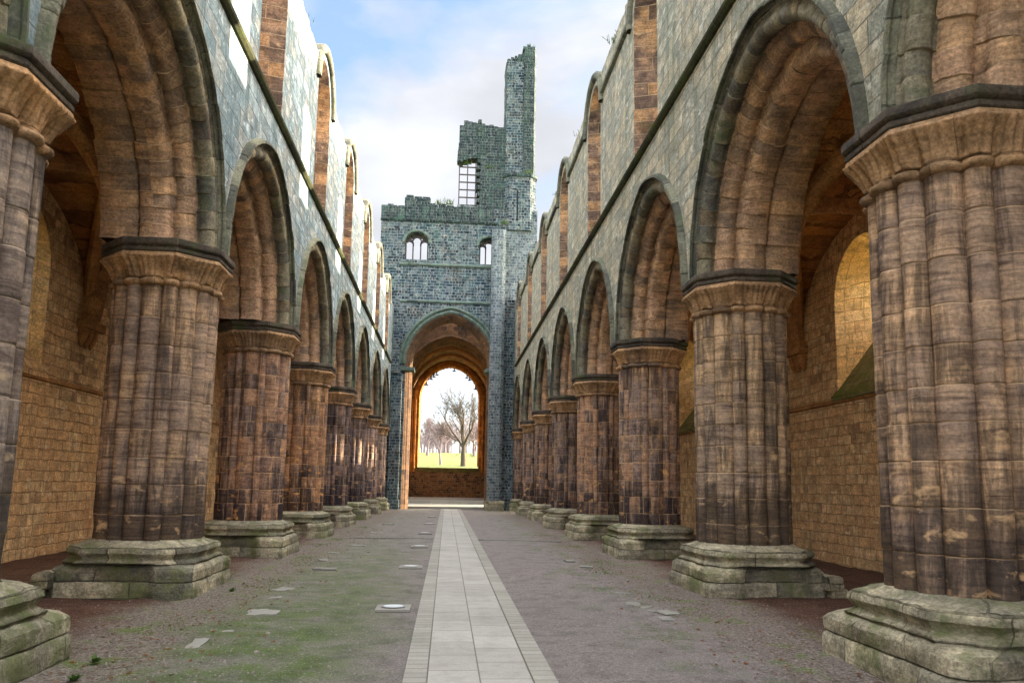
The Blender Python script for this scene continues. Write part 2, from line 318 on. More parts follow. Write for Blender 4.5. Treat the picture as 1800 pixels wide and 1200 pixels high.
def mat_ground():
    s = NT('nave_floor'); P = s.pos()
    sx = s.n('ShaderNodeSeparateXYZ'); s.l(P, sx.inputs[0]); X, Y = sx.outputs[0], sx.outputs[1]
    big = s.noise(P, .45, 5, .6); med = s.noise(P, 2.4, 7, .7); fin = s.noise(P, 26, 6, .75); vf = s.noise(P, 110, 3, .7)
    gravel = s.ramp(med, [(.3, srgb('6b645f')), (.55, srgb('88807a')), (.75, srgb('77706b'))])
    soil = s.ramp(med, [(.3, srgb('453127')), (.7, srgb('654a3c'))])
    mossc = s.ramp(med, [(.3, srgb('43562a')), (.6, srgb('5b6d34')), (.8, srgb('72804a'))])
    litter = s.ramp(fin, [(.36, srgb('4b4038')), (.5, srgb('75685f')), (.62, srgb('8e8379')), (.75, srgb('655b52'))])
    ax = s.math('ABSOLUTE', s.math('ADD', X, 0))
    jit = s.math('MULTIPLY', s.math('SUBTRACT', s.noise(P, .9, 5, .65), .5), 1.6)
    axj = s.math('ADD', ax, jit)
    def step(v, a, b):
        m = s.n('ShaderNodeMapRange'); s.l(v, m.inputs[0]); m.inputs[1].default_value = a; m.inputs[2].default_value = b; return m.outputs[0]
    edge = step(axj, 2.5, 3.1)               # litter strip by the piers
    ais = step(axj, 3.6, 4.4)                 # reddish soil in the aisles
    col = gravel
    # moss on the left half and in patches at the right edge
    nearm = step(Y, 26, 9)
    lm = s.math('MULTIPLY', step(s.math('ADD', X, jit), -.4, -1.5), s.math('ADD', s.math('MULTIPLY', nearm, .85), .15))
    mm = s.math('MULTIPLY', lm, s.ramp(s.noise(P, 1.1, 8, .75), [(.34, 0.05), (.54, 1.0)]))
    mm = s.math('MAXIMUM', mm, s.math('MULTIPLY', s.math('MULTIPLY', step(axj, 1.3, 2.3), s.ramp(s.noise(s.pos((1, .5, 1)), 1.7, 6, .7), [(.5, 0.0), (.62, .7)])), 1.0))
    mm = s.math('MULTIPLY', mm, s.ramp(fin, [(.3, .35), (.6, 1.0)]))
    col = s.mix(mm, col, mossc)
    col = s.mix(s.math('MULTIPLY', edge, .8), col, litter)
    ed2 = s.math('MULTIPLY', edge, s.ramp(s.noise(P, 1.9, 6, .7), [(.54, 0.0), (.64, .75)]))
    col = s.mix(ed2, col, srgb('5f7233'))
    col = s.mix(ais, col, soil)
    col = s.mix(.6, col, s.mix(1.0, col, s.ramp(fin, [(.3, .5), (.7, 1.45)]), 'MULTIPLY'))
    col = s.mix(.75, col, s.mix(1.0, col, s.ramp(vf, [(.35, .45), (.65, 1.6)]), 'MULTIPLY'))
    spk = s.noise(P, 42, 2, .5); col = s.mix(s.ramp(spk, [(.64, 0.0), (.68, .55)]), col, srgb('b5ada3')); col = s.mix(s.ramp(spk, [(.30, .65), (.35, 0.0)]), col, srgb('332c27'))
    s.l(col, s.b.inputs['Base Color']); s.b.inputs['Roughness'].default_value = .92
    h = s.math('ADD', s.math('MULTIPLY', fin, .6), s.math('MULTIPLY', vf, .5)); h = s.math('ADD', h, s.math('MULTIPLY', med, 1.2))
    s.l(s.bump(h, 1.0, .03), s.b.inputs['Normal']); return s.m
M['ground'] = mat_ground()

def mat_paving(name, bw, bh, tones, mcol):
    s = NT(name); P = s.pos(); uv = s.n('ShaderNodeTexCoord').outputs['UV']
    b = s.n('ShaderNodeTexBrick'); s.l(uv, b.inputs['Vector']); b.inputs['Color1'].default_value = (0, 0, 0, 1); b.inputs['Color2'].default_value = (1, 1, 1, 1)
    b.inputs['Scale'].default_value = 1; b.inputs['Brick Width'].default_value = bw; b.inputs['Row Height'].default_value = bh; b.offset = 0
    b.inputs['Mortar Size'].default_value = .007; b.inputs['Mortar Smooth'].default_value = .3
    sc = s.n('ShaderNodeSeparateColor'); s.l(b.outputs['Color'], sc.inputs[0])
    med = s.noise(P, 1.6, 6, .7); fin = s.noise(P, 45, 5, .75)
    sel = s.math('ADD', s.math('MULTIPLY', sc.outputs[0], .55), s.math('MULTIPLY', med, .45))
    col = s.ramp(sel, [(.1, srgb(tones[0])), (.5, srgb(tones[1])), (.9, srgb(tones[2]))])
    col = s.mix(.5, col, s.mix(1.0, col, s.ramp(fin, [(.3, .72), (.7, 1.22)]), 'MULTIPLY'))
    st = s.noise(P, 3.1, 6, .7)
    col = s.mix(s.ramp(st, [(.5, 0.0), (.72, .4)]), col, srgb('7a766a'))
    col = s.mix(s.ramp(s.noise(P, .8, 8, .75), [(.5, 0.0), (.68, .55)]), col, srgb('74776a'))
    sp = s.noise(P, 13, 6, .8); col = s.mix(s.ramp(sp, [(.62, 0.0), (.68, .6)]), col, srgb('4e4b42'))
    col = s.mix(s.math('MULTIPLY', b.outputs['Fac'], .85), col, srgb(mcol))
    s.l(col, s.b.inputs['Base Color']); s.b.inputs['Roughness'].default_value = .8
    h = s.math('ADD', s.math('MULTIPLY', b.outputs['Fac'], -1.0), s.math('MULTIPLY', fin, .25)); h = s.math('ADD', h, s.math('MULTIPLY', sc.outputs[0], .3))
    s.l(s.bump(h, .6, .008), s.b.inputs['Normal']); return s.m
M['slab'] = mat_paving('path_slab', .43, .62, ['9b978e', 'a5a198', 'aea9a0'], '6a675c')
M['sett'] = mat_paving('path_edge_sett', .4, .165, ['8b877e', '989489', 'a39f94'], '59564c')
M['pale'] = mat_paving('pale_flagstone', 1.4, 1.1, ['7d7a70', '8d8a80', '98958b'], '5c5a52')

def plain(name, col, rough=.8, nscale=8, var=.4, bump=.01, metal=0):
    s = NT(name); n = s.noise(s.pos(), nscale, 6, .65); c = srgb(col)
    s.l(s.mix(var, c, s.mix(1.0, c, s.ramp(n, [(.3, .5), (.7, 1.5)]), 'MULTIPLY')), s.b.inputs['Base Color'])
    s.b.inputs['Roughness'].default_value = rough; s.b.inputs['Metallic'].default_value = metal
    s.l(s.bump(n, .6, bump), s.b.inputs['Normal']); return s.m
M['grass'] = plain('meadow_grass', '6c7346', .95, 1.5, .5, .03)
M['bark'] = plain('tree_bark', '4d463c', .95, 12, .5, .01)
M['bark2'] = plain('hazed_bark', '7d7072', .95, 12, .5, .01)  # paler bark for the farther trees, distance haze put into the colour
M['roof'] = plain('aisle_roof_stone', '55524c', .9, 4)
M['lens'] = plain('frosted_lamp_glass', 'cfd2d0', .35, 20, .15, .001)
M['steel'] = plain('lamp_rim_steel', '9a9c9c', .4, 20, .2, .001, .8)
M['weed'] = plain('weed_leaf', '465a2c', .7, 30, .5, .002)
M['tuft'] = plain('moss_tuft', '5b6e2b', .95, 30, .6, .004)
M['pebble'] = plain('pebble_stone', '8d8177', .9, 20, .6, .004)
M['leaf'] = plain('dead_leaf', '6e4a2c', .85, 30, .6, .002)

# ------------------------------------------------------------------ layout numbers (metres; nave runs along +Y)
WX, WT = 3.85, 1.5                   # nave face of the arcade wall, its thickness
PX = 4.58                            # pier centre line
AX = 8.4                             # aisle wall inner face
SPR, APEX = 5.05, 8.09               # arcade springing
A0, CC = 2.86, .20                   # arch half-span at hood, centre offset
STR = 8.82
PIER_R = [.75, 6.95, 12.75, 18.8, 25.0, 31.1, 37.2, 43.3, 49.5]
PIER_L = [.55, 6.7, 12.35, 18.3, 24.2, 30.1, 36.1, 42.1, 48.1]
ARCH_R = [-2.2, 4.0, 10.0, 16.0, 22.1, 28.25, 34.35, 40.45, 46.5]
ARCH_L = [-2.4, 3.6, 9.5, 15.25, 21.3, 27.2, 33.1, 39.1, 45.05]
TY = 49.8                            # west face of the tower
Y0, Y1 = -5.2, TY+.1

# ------------------------------------------------------------------ ground
def heights(x, y):
    return .012*math.sin(x*2.1+y*.7)+.02*noise.noise(Vector((x*.7, y*.7, 0)))+(.03*max(0, min(1, (abs(x)-2.6)/1.0)))*noise.noise(Vector((x*3, y*3, 5)))
def make_ground():
    m = MB()
    xs = list(np.arange(-14, 14.01, .28)); ys = list(np.arange(-12, 52.01, .28))
    P = []; U = []
    for y in ys:
        P.append([(x, y, heights(x, y) if abs(x) > .9 else min(0, heights(x, y))-.0) for x in xs]); U.append([(x, y) for x in xs])
    m.grid(P, U, True)
    tag(m.build('nave_floor', M['ground']), kind='structure')
    # surrounding land as one sheet reaching the horizon, rising to the east
    m = MB(); ys = [-400, -100, -30, 40, 60, 72, 76, 80, 85, 90, 95, 100, 110, 120, 130, 140, 160, 200, 260, 400, 900]
    xs = [-900, -300, -120, -60, -30, -20, -14, -10, -6, -3, 0, 3, 6, 10, 14, 20, 30, 60, 120, 300, 900]
    def hz(x, y):
        if y < 74: return -.35 if abs(x) < 20 else -.3
        t = min(1, (y-74)/8); z = -.35*(1-t)+2.55*t
        if y > 82: z += min(y-82, 60)*.075 + max(0, min(y-142, 120))*.02
        return z+.3*noise.noise(Vector((x*.05, y*.05, 0)))
    P = [[(x, y, hz(x, y)) for x in xs] for y in ys]; U = [[(x, y) for x in xs] for y in ys]
    m.grid(P, U, True); tag(m.build('meadow', M['grass']), kind='structure')
    # paved path
    m = MB()
    def strip(x0, x1, z, mi, y0=-6, y1=50.6):
        ys = np.arange(y0, y1+.01, .62); P = [[(x0, y, z), (x1, y, z)] for y in ys]; U = [[(0, y+x0*.7), (x1-x0, y+x0*.7)] for y in ys]
        m.grid(P, U, False, mi)
    cx = .085
    strip(cx-.43, cx, .030, 0); strip(cx, cx+.43, .030, 0)
    strip(cx-.43-.2, cx-.434, .028, 1); strip(cx+.434, cx+.63, .028, 1)
    for x in (cx-.63, cx+.63):
        m.face([(x, -6, -.05), (x, 50.6, -.05), (x, 50.6, .028), (x, -6, .028)], mi=1)
    tag(m.build('path', [M['slab'], M['sett']]), kind='structure')
make_ground()

# ------------------------------------------------------------------ piers
def poly_pts(hx, hy, cut, n=30, k=8):
    """square with cut corners, sampled; returns list of (x,y), starts at +x side centre"""
    c = [(hx, -hy+cut), (hx, hy-cut), (hx-cut, hy), (-hx+cut, hy), (-hx, hy-cut), (-hx, -hy+cut), (-hx+cut, -hy), (hx-cut, -hy)]
    out = []
    for i in range(8):
        a, b = c[i], c[(i+1) % 8]; m = n if i % 2 == 0 else k
        for j in range(m):
            t = j/m; out.append((a[0]+(b[0]-a[0])*t, a[1]+(b[1]-a[1])*t))
    out.append(out[0]); return out
def lobes(kind):
    if kind == 'A':
        L = []
        for i in range(8): L.append((math.pi/4*i, .680, .168)); L.append((math.pi/4*(i+.5), .735, .118))
        return L
    L = []
    for i in range(8): L.append((math.pi/4*i, .60, .225)); L.append((math.pi/4*(i+.5), .735, .088))
    return L
def rprof(th, L):
    best = .42
    for a, d, r in L:
        x = math.cos(th-a); y = math.sin(th-a)
        q = r*r-(d*y)**2
        if q > 0 and x > 0:
            v = d*x+math.sqrt(q)
            if v > best: best = v
    return best
def make_pier(cx, cy, kind, label, group, seed, half=None, side=1, broken=False, tint=(1, 1, 1), fine=True, sk=.88, pk=.94):
    rng = random.Random(seed)
    t = empty('clustered_pier', (cx, cy, 0), label, 'pier', group)
    L = [(a, d*sk, r*sk) for a, d, r in lobes(kind)]
    # crossing angles of neighbouring lobes
    n = len(L); N = 2880
    prof = [rprof(2*math.pi*i/N, L) for i in range(N)]
    own = []
    for i in range(N):
        th = 2*math.pi*i/N; b = -1; bi = 0
        for k, (a, d, r) in enumerate(L):
            x = math.cos(th-a); y = math.sin(th-a); q = r*r-(d*y)**2
            if q > 0 and x > 0 and d*x+math.sqrt(q) > b: b = d*x+math.sqrt(q); bi = k
        own.append(bi)
    # courses
    z = .70; zs = [z]
    while z < 4.36:
        z += rng.uniform(.31, .44) if kind == 'A' else rng.uniform(.28, .42)
        zs.append(z)
    zs[-1] = 4.42
    if zs[-1]-zs[-2] < .2: zs.pop(-2)
    m = MB()
    for k in range(n):
        idx = [i for i in range(-N//2, N//2+N) if own[i % N] == k]
        # contiguous run around lobe angle
        c = int(round(L[k][0]/(2*math.pi)*N)); run = [c]
        i = c
        while own[(i+1) % N] == k: i += 1; run.append(i)
        i = c
        while own[(i-1) % N] == k: i -= 1; run.insert(0, i)
        np_ = 15 if L[k][2] > .1 else 8
        th = [2*math.pi*(run[0]-.5+(run[-1]-run[0]+1)*j/(np_-1))/N for j in range(np_)]
        ov = .012; th = [th[0]-ov]+th[1:-1]+[th[-1]+ov]
        A_, D_, Rl = L[k]
        rr = [D_*math.cos(a-A_)+math.sqrt(max(0, Rl*Rl-(D_*math.sin(a-A_))**2)) for a in th]
        off = rng.uniform(0, 99) if kind == 'B' else 0
        w = 0.5 if kind == 'A' else abs(th[-1]-th[0])*.8
        P = []; U = []
        sx, sy = math.cos(L[k][0]), math.sin(L[k][0])
        for ci in range(len(zs)-1):
            a, b = zs[ci], zs[ci+1]; j = rng.gauss(0, .0025); jt = 0
            er = rng.uniform(.015, .035) if (rng.random() < (.16 if ci < 4 else .03)) else 0
            for q in (0, .025, .08, .5, .92, .975, 1.0):
                zz = a+(b-a)*q; g = -.007 if q in (0, 1.0) else (-.001 if q in (.025, .975) else 0)
                row = []
                for jj, (tt, r) in enumerate(zip(th, rr)):
                    e = 0
                    if er:
                        e = -er*max(0, min(1, .6+1.6*noise.noise(Vector((math.cos(tt)*4+seed, math.sin(tt)*4, zz*5)))))*math.sin(math.pi*q)**.4
                    wob = .006*noise.noise(Vector((math.cos(tt)*3+seed, math.sin(tt)*3, zz*2.2)))
                    edge = 1 if 0 < jj < len(th)-1 else 0
                    R = r+g+j+e+wob
                    row.append((cx+R*math.cos(tt)-sy*jt, cy+R*math.sin(tt)+sx*jt, zz))
                P.append(row); U.append([(k*.5+off+((.05+w*jj/(np_-1)*.8) if kind == 'A' else .02+w*jj/(np_-1)*1.25), (ci+seed % 7*2)*.38+.38*q) for jj in range(np_)])
        m.grid(P, U, True)
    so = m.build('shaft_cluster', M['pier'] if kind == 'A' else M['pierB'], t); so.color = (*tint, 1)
    # plinth
    def ring(hx, hy, cut, z, mixp=0.0, noiseamp=.012, grow=0):
        noiseamp *= 1.7
        pts = [(a*pk, b*(pk+.02)) for a, b in poly_pts(hx, hy, cut)]; row = []
        for (x, y) in pts:
            if z < .44: q = min(1, max(0, (side*x+.55)/.3)); y *= 1-.14*q*q*(3-2*q); x *= .975; y *= .98
            if mixp > 0:
                th = math.atan2(y, x); r = rprof(th, L)+grow; x = x*(1-mixp)+r*math.cos(th)*mixp; y = y*(1-mixp)+r*math.sin(th)*mixp
            q = Vector((cx+x, cy+y, z*1.5))
            nv = noise.noise_vector(q*2.3)*noiseamp+noise.noise_vector(q*7)*noiseamp*.5
            row.append((cx+x+nv.x, cy+y+nv.y, z+nv.z*.6))
        return row
    def loft(rings, mb, mi=0, ox=0, n=30, k=8, crisp=True, steps=()):
        per = [0]
        for i in range(1, len(rings[-1])): per.append(per[-1]+(Vector(rings[-1][i])-Vector(rings[-1][i-1])).length)
        cuts = [0]
        for i in range(8): cuts.append(cuts[-1]+(n if i % 2 == 0 else k))
        if not crisp: cuts = [0, cuts[-1]]
        st = [0]+list(steps)+[len(rings)-1]
        hor = [0]
        for i in range(1, len(rings)): hor.append(hor[-1]+(Vector(rings[i][5])-Vector(rings[i-1][5])).length)
        for c0, c1 in zip(cuts[:-1], cuts[1:]):
            for s0, s1 in zip(st[:-1], st[1:]):
                if s1 > s0: mb.grid([r[c0:c1+1] for r in rings[s0:s1+1]], [[(per[i]+ox, rings[j][0][2] if abs(rings[j][0][2]) > .01 else hor[j]) for i in range(c0, c1+1)] for j in range(s0, s1+1)], True, mi)
    m = MB()
    loft([ring(.8, .8, .3, .745, 1, 0, 0), ring(.82, .86, .36, .72, .8, .004, .03), ring(.86, .92, .36, .70, .35, .008), ring(.9, .96, .36, .665, 0), ring(.925, .985, .34, .63, 0), ring(.93, .99, .34, .585, 0),
          ring(.905, .965, .34, .55, 0), ring(.885, .945, .34, .515, 0), ring(.90, .96, .32, .49, 0), ring(.945, 1.01, .30, .455), ring(.95, 1.015, .28, .43), ring(.9, .96, .28, .40)], m, steps=(3, 5, 8, 10))
    m.build('base_moulding', M['base'], t)
    m = MB()
    cu = .10
    loft([ring(.88, .95, .3, .43), ring(.95, 1.02, .22, .425, 0, .02), ring(1.0, 1.075, cu+.05, .39, 0, .022), ring(1.025, 1.10, cu, .35, 0, .02), ring(1.03, 1.105, cu, .28, 0, .015), ring(1.025, 1.10, cu, .226, 0, .008), ring(1.005, 1.08, cu, .218, 0, .004),
          ring(1.02, 1.10, cu, .208, 0, .008), ring(1.04, 1.115, cu, .19, 0, .012), ring(1.045, 1.12, cu, .1, 0, .014), ring(1.05, 1.125, cu, -.15, 0, .01)], m, steps=(2, 3, 5, 7, 9))
    if broken:          # displaced, broken plinth stones stepping down on the aisle side
        a = side
        for (x0, x1, y0, y1, z0, z1, r) in ((.85, 1.10, -1.10, -.1, .10, .33, .05), (.95, 1.22, -1.06, -.35, -.1, .15, -.08)):
            X0, X1 = sorted((cx+a*x0, cx+a*x1)); m.rough(X0, X1, cy+y0, cy+y1, z0, z1, .03, .09, seed, rnd=.05, rot=r*a)
    m.build('plinth', M['base'], t)
    # capital
    m = MB()
    NF, KF = (60, 44) if fine else (34, 26)
    def cring(h, cut, z, mixp=0, grow=0, sc=0, amp=.003):
        ck = sk+.02; pts = poly_pts(h*ck, h*ck, cut*ck, NF, KF); row = []
        for (x, y) in pts:
            th = math.atan2(y, x); r0 = math.hypot(x, y); r1 = rprof(th, L)+grow
            r = r0*(1-mixp)+r1*mixp
            if sc: r += sc*1.5*(abs(math.cos(th*(30 if fine else 16)+seed))-.6)
            q = Vector((cx+x, cy+y, z)); nv = noise.noise_vector(q*3.5)*amp
            row.append((cx+r*math.cos(th)+nv.x, cy+r*math.sin(th)+nv.y, z+nv.z))
        return row
    cr = [cring(.8, .3, 4.38, 1, 0), cring(.8, .3, 4.385, 1, .03), cring(.8, .3, 4.405, 1, .058), cring(.8, .3, 4.43, 1, .066), cring(.8, .3, 4.455, 1, .055), cring(.8, .3, 4.472, 1, .02)]
    loft(cr, m, n=NF, k=KF, crisp=False)
    fl = .022 if fine else .028
    cr = [cring(.8, .3, 4.472, 1, .015), cring(.84, .5, 4.50, .92, .012, fl*.3), cring(.86, .5, 4.56, .75, .02, fl*.9), cring(.88, .5, 4.64, .5, .03, fl, .004), cring(.91, .5, 4.715, .22, .03, fl*1.1, .004), cring(.94, .5, 4.77, 0, 0, fl*1.1, .004), cring(.955, .52, 4.79, 0, 0, fl*.8), cring(.94, .52, 4.80), cring(.93, .52, 4.84)]
    loft(cr, m, n=NF, k=KF, crisp=False, steps=(7,))
    m.build('capital', M['cap'], t)
    m = MB()
    R = [(.88, 4.842), (.93, 4.845), (.94, 4.865), (.94, 4.90), (.925, 4.915), (.92, 4.925), (.955, 4.94), (.965, 4.96), (.965, 5.015), (.955, 5.04), (.92, 5.052), (.5, 5.056)]
    loft([cring(h, h*.56, z, 0, 0, 0, .006) for h, z in R], m, n=NF, k=KF, steps=(2, 3, 5, 7, 9))
    m.build('abacus', M['abacus'], t)
    return t
ordw = ['nearest', 'second', 'third', 'fourth', 'fifth', 'sixth', 'seventh', 'eighth']
LR = {1: 'huge brown clustered pier at the right edge, nearest of the right row',
      2: 'rounded clustered pier second in the right row, mossy plinth broken towards the aisle',
      3: 'brown coursed pier third in the right row, capital with carved flutes',
      4: 'brown block pier fourth in the right row, orange patch near its foot',
      5: 'sooty block pier fifth in the right row of the nave',
      6: 'dark block pier sixth in the right row of the nave',
      7: 'small far pier seventh in the right row, before the tower',
      8: 'half hidden last pier of the right row against the tower'}
LL = {1: 'dark blue grey clustered pier cut by the left edge of the picture',
      2: 'broad clustered pier second in the left row, plinth broken towards the aisle',
      3: 'brown pier third in the left row with sooty right flank',
      4: 'orange brown block pier fourth in the left row',
      5: 'sooty block pier fifth in the left row of the nave',
      6: 'dark block pier sixth in the left row of the nave',
      7: 'pale grey pier seventh in the left row of the nave',
      8: 'last small pier of the left row beside the tower wall'}
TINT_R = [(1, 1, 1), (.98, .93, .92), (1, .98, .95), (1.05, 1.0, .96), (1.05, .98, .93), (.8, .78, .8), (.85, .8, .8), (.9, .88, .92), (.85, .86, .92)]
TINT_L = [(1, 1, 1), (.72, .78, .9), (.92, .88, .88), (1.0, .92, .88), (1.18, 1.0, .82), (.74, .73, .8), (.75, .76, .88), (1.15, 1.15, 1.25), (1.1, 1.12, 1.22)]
for i, y in enumerate(PIER_R):
    if i == 0: lab = 'clustered pier right beside the camera, right row'
    else: lab = LR[i]
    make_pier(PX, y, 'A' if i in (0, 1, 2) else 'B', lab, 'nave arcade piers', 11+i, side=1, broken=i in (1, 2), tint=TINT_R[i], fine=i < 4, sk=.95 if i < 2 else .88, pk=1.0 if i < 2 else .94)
for i, y in enumerate(PIER_L):
    if i == 0: lab = 'clustered pier right beside the camera, left row'
    else: lab = LL[i]
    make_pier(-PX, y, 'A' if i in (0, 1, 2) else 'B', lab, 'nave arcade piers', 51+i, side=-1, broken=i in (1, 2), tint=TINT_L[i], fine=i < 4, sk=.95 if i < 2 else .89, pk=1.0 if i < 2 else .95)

# ------------------------------------------------------------------ arcs
def arc_pts(a, c, n, d=0.0):
    """pointed arch, half-span a at springing, centres c beyond the middle; returns (y,z) from -a over the apex to +a, moved inwards by d"""
    R = a+c-d; th = math.acos(min(1, c/R)); out = []
    for i in range(n+1):
        t = th*i/n; out.append((-(R*math.cos(t)-c), R*math.sin(t)))
    return out+[(-y, z) for y, z in reversed(out[:-1])]
def sweep_arch(m, a, c, spr, prof, place, n=22, stilt=0.0, smooth=True, mi=0, uoff=0, vs=0, seed=0, jit=.008):
    """prof: list of (d, x): d inwards, x depth; place(y,z,x)->point; vs: voussoir length, 0 for a plain sweep"""
    us = [0]
    for i in range(1, len(prof)): us.append(us[-1]+math.hypot(prof[i][0]-prof[i-1][0], prof[i][1]-prof[i-1][1]))
    if vs:          # one worn block after another, springing to apex on each limb
        rg = random.Random(seed); R = a+c; thm = math.acos(min(1, c/R)); nb = max(4, int(round(R*thm/vs)))
        dm = sum(p[0] for p in prof)/len(prof); xm = sum(p[1] for p in prof)/len(prof)
        for sg in (-1, 1):
            P = []; U = []; edges = [0]+[(k+rg.uniform(-.12, .12))/nb for k in range(1, nb)]+[1]
            for k in range(nb):
                jd, jx = rg.gauss(0, jit), rg.gauss(0, jit)
                for q in (0, .05, .3, .7, .95, 1.0):
                    f = edges[k]+(edges[k+1]-edges[k])*q; g = .012 if q in (0, 1.0) else (.003 if q in (.05, .95) else 0)
                    row = []; ur = []
                    for kk, (d, x) in enumerate(prof):
                        dd, xx = d+jd, x+jx
                        if g: dd += g*(1 if d >= dm*0 else 0)*.6; xx += g*.8
                        Rk = a+c-dd; th = math.acos(max(-1, min(1, c/Rk)))*f
                        row.append(place(sg*(Rk*math.cos(th)-c), spr+Rk*math.sin(th), xx)); ur.append((uoff+.08+us[kk]/max(us[-1], .01)*.82, (k+q)*.30+seed % 13*.3))
                    P.append(row); U.append(ur)
            m.grid(P, U, smooth, mi)
        return
    cols = []
    for d, x in prof:
        pts = arc_pts(a, c, n, d)
        pts = [(y, z+spr) for y, z in pts]
        if stilt: pts = [(pts[0][0], spr-stilt)]+pts+[(pts[-1][0], spr-stilt)]
        cols.append([place(y, z, x) for y, z in pts])
    ref = arc_pts(a, c, n, .5); L = [0]
    for i in range(1, len(ref)): L.append(L[-1]+math.hypot(ref[i][0]-ref[i-1][0], ref[i][1]-ref[i-1][1]))
    if stilt: L = [-stilt]+L+[L[-1]+stilt]
    P = [[cols[k][i] for k in range(len(prof))] for i in range(len(L))]
    U = [[(us[k]+uoff, L[i]) for k in range(len(prof))] for i in range(len(L))]
    m.grid(P, U, smooth, mi)
def arcc(cd, cx, r, a0, a1, n=8):
    return [(cd+r*math.cos(R_(a0+(a1-a0)*i/n)), cx+r*math.sin(R_(a0+(a1-a0)*i/n))) for i in range(n+1)]
HOODP = [(0.0, .03), (0.03, -.01), (.07, -.10), (.115, -.11), (.12, -.075), (.10, -.045), (.155, -.015), (.155, .02)]
# nave-side orders, d inwards / x depth (to the middle of the wall)
ORD1 = [(.15, 0.0), (.175, 0.0), (.18, .02)]+arcc(.29, .115, .115, 232, 425, 10)+[(.335, .26)]
ORD2 = [(.33, .24), (.345, .27), (.43, .275), (.445, .29), (.535, .36), (.55, .38), (.555, .47), (.52, .50), (.515, .56)]
ORD3 = [(.50, .50), (.53, .53), (.57, .535)]+arcc(.665, .66, .125, 240, 360, 9)+[(.80, .69), (.80, .76)]

def arch_y(dy, half=A0, c=CC, d=.05):
    """height of the arch curve above springing at horizontal distance dy"""
    R = half+c-d; q = abs(dy)+c
    return math.sqrt(max(0, R*R-q*q)) if q < R else 0

def cells_wall(m, ps, zfun, place, x0, x1, mi=0, back=True, u0=0):
    """ps: positions; zfun(i) for cell i -> list of (zb0, zb1, zt0, zt1). place(p,z,x)"""
    C = [zfun(i) for i in range(len(ps)-1)]
    for i, ivs in enumerate(C):
        a, b = ps[i], ps[i+1]
        for (zb0, zb1, zt0, zt1) in ivs:
            if zt0-zb0 < 1e-4 and zt1-zb1 < 1e-4: continue
            for x in ((x0, x1) if back else (x0,)):
                m.face([place(a, zb0, x), place(b, zb1, x), place(b, zt1, x), place(a, zt0, x)], uv=[(a+u0, zb0), (b+u0, zb1), (b+u0, zt1), (a+u0, zt0)], mi=mi)
            m.face([place(a, zt0, x0), place(b, zt1, x0), place(b, zt1, x1), place(a, zt0, x1)], uv=[(a, 0), (b, 0), (b, x1-x0), (a, x1-x0)], mi=mi)
            m.face([place(a, zb0, x0), place(b, zb1, x0), place(b, zb1, x1), place(a, zb0, x1)], uv=[(a, 0), (b, 0), (b, x1-x0), (a, x1-x0)], mi=mi)
            for (p, zb, zt, nb, k) in ((a, zb0, zt0, i-1, 1), (b, zb1, zt1, i+1, 0)):
                same = False
                if 0 <= nb < len(C):
                    for (q0, q1, r0, r1) in C[nb]:
                        qb, qt = (q1, r1) if k else (q0, r0)
                        if abs(qb-zb) < 1e-3 and abs(qt-zt) < 1e-3: same = True
                if not same and zt-zb > 1e-3:
                    m.face([place(p, zb, x0), place(p, zb, x1), place(p, zt, x1), place(p, zt, x0)], uv=[(x0, zb), (x1, zb), (x1, zt), (x0, zt)], mi=mi)

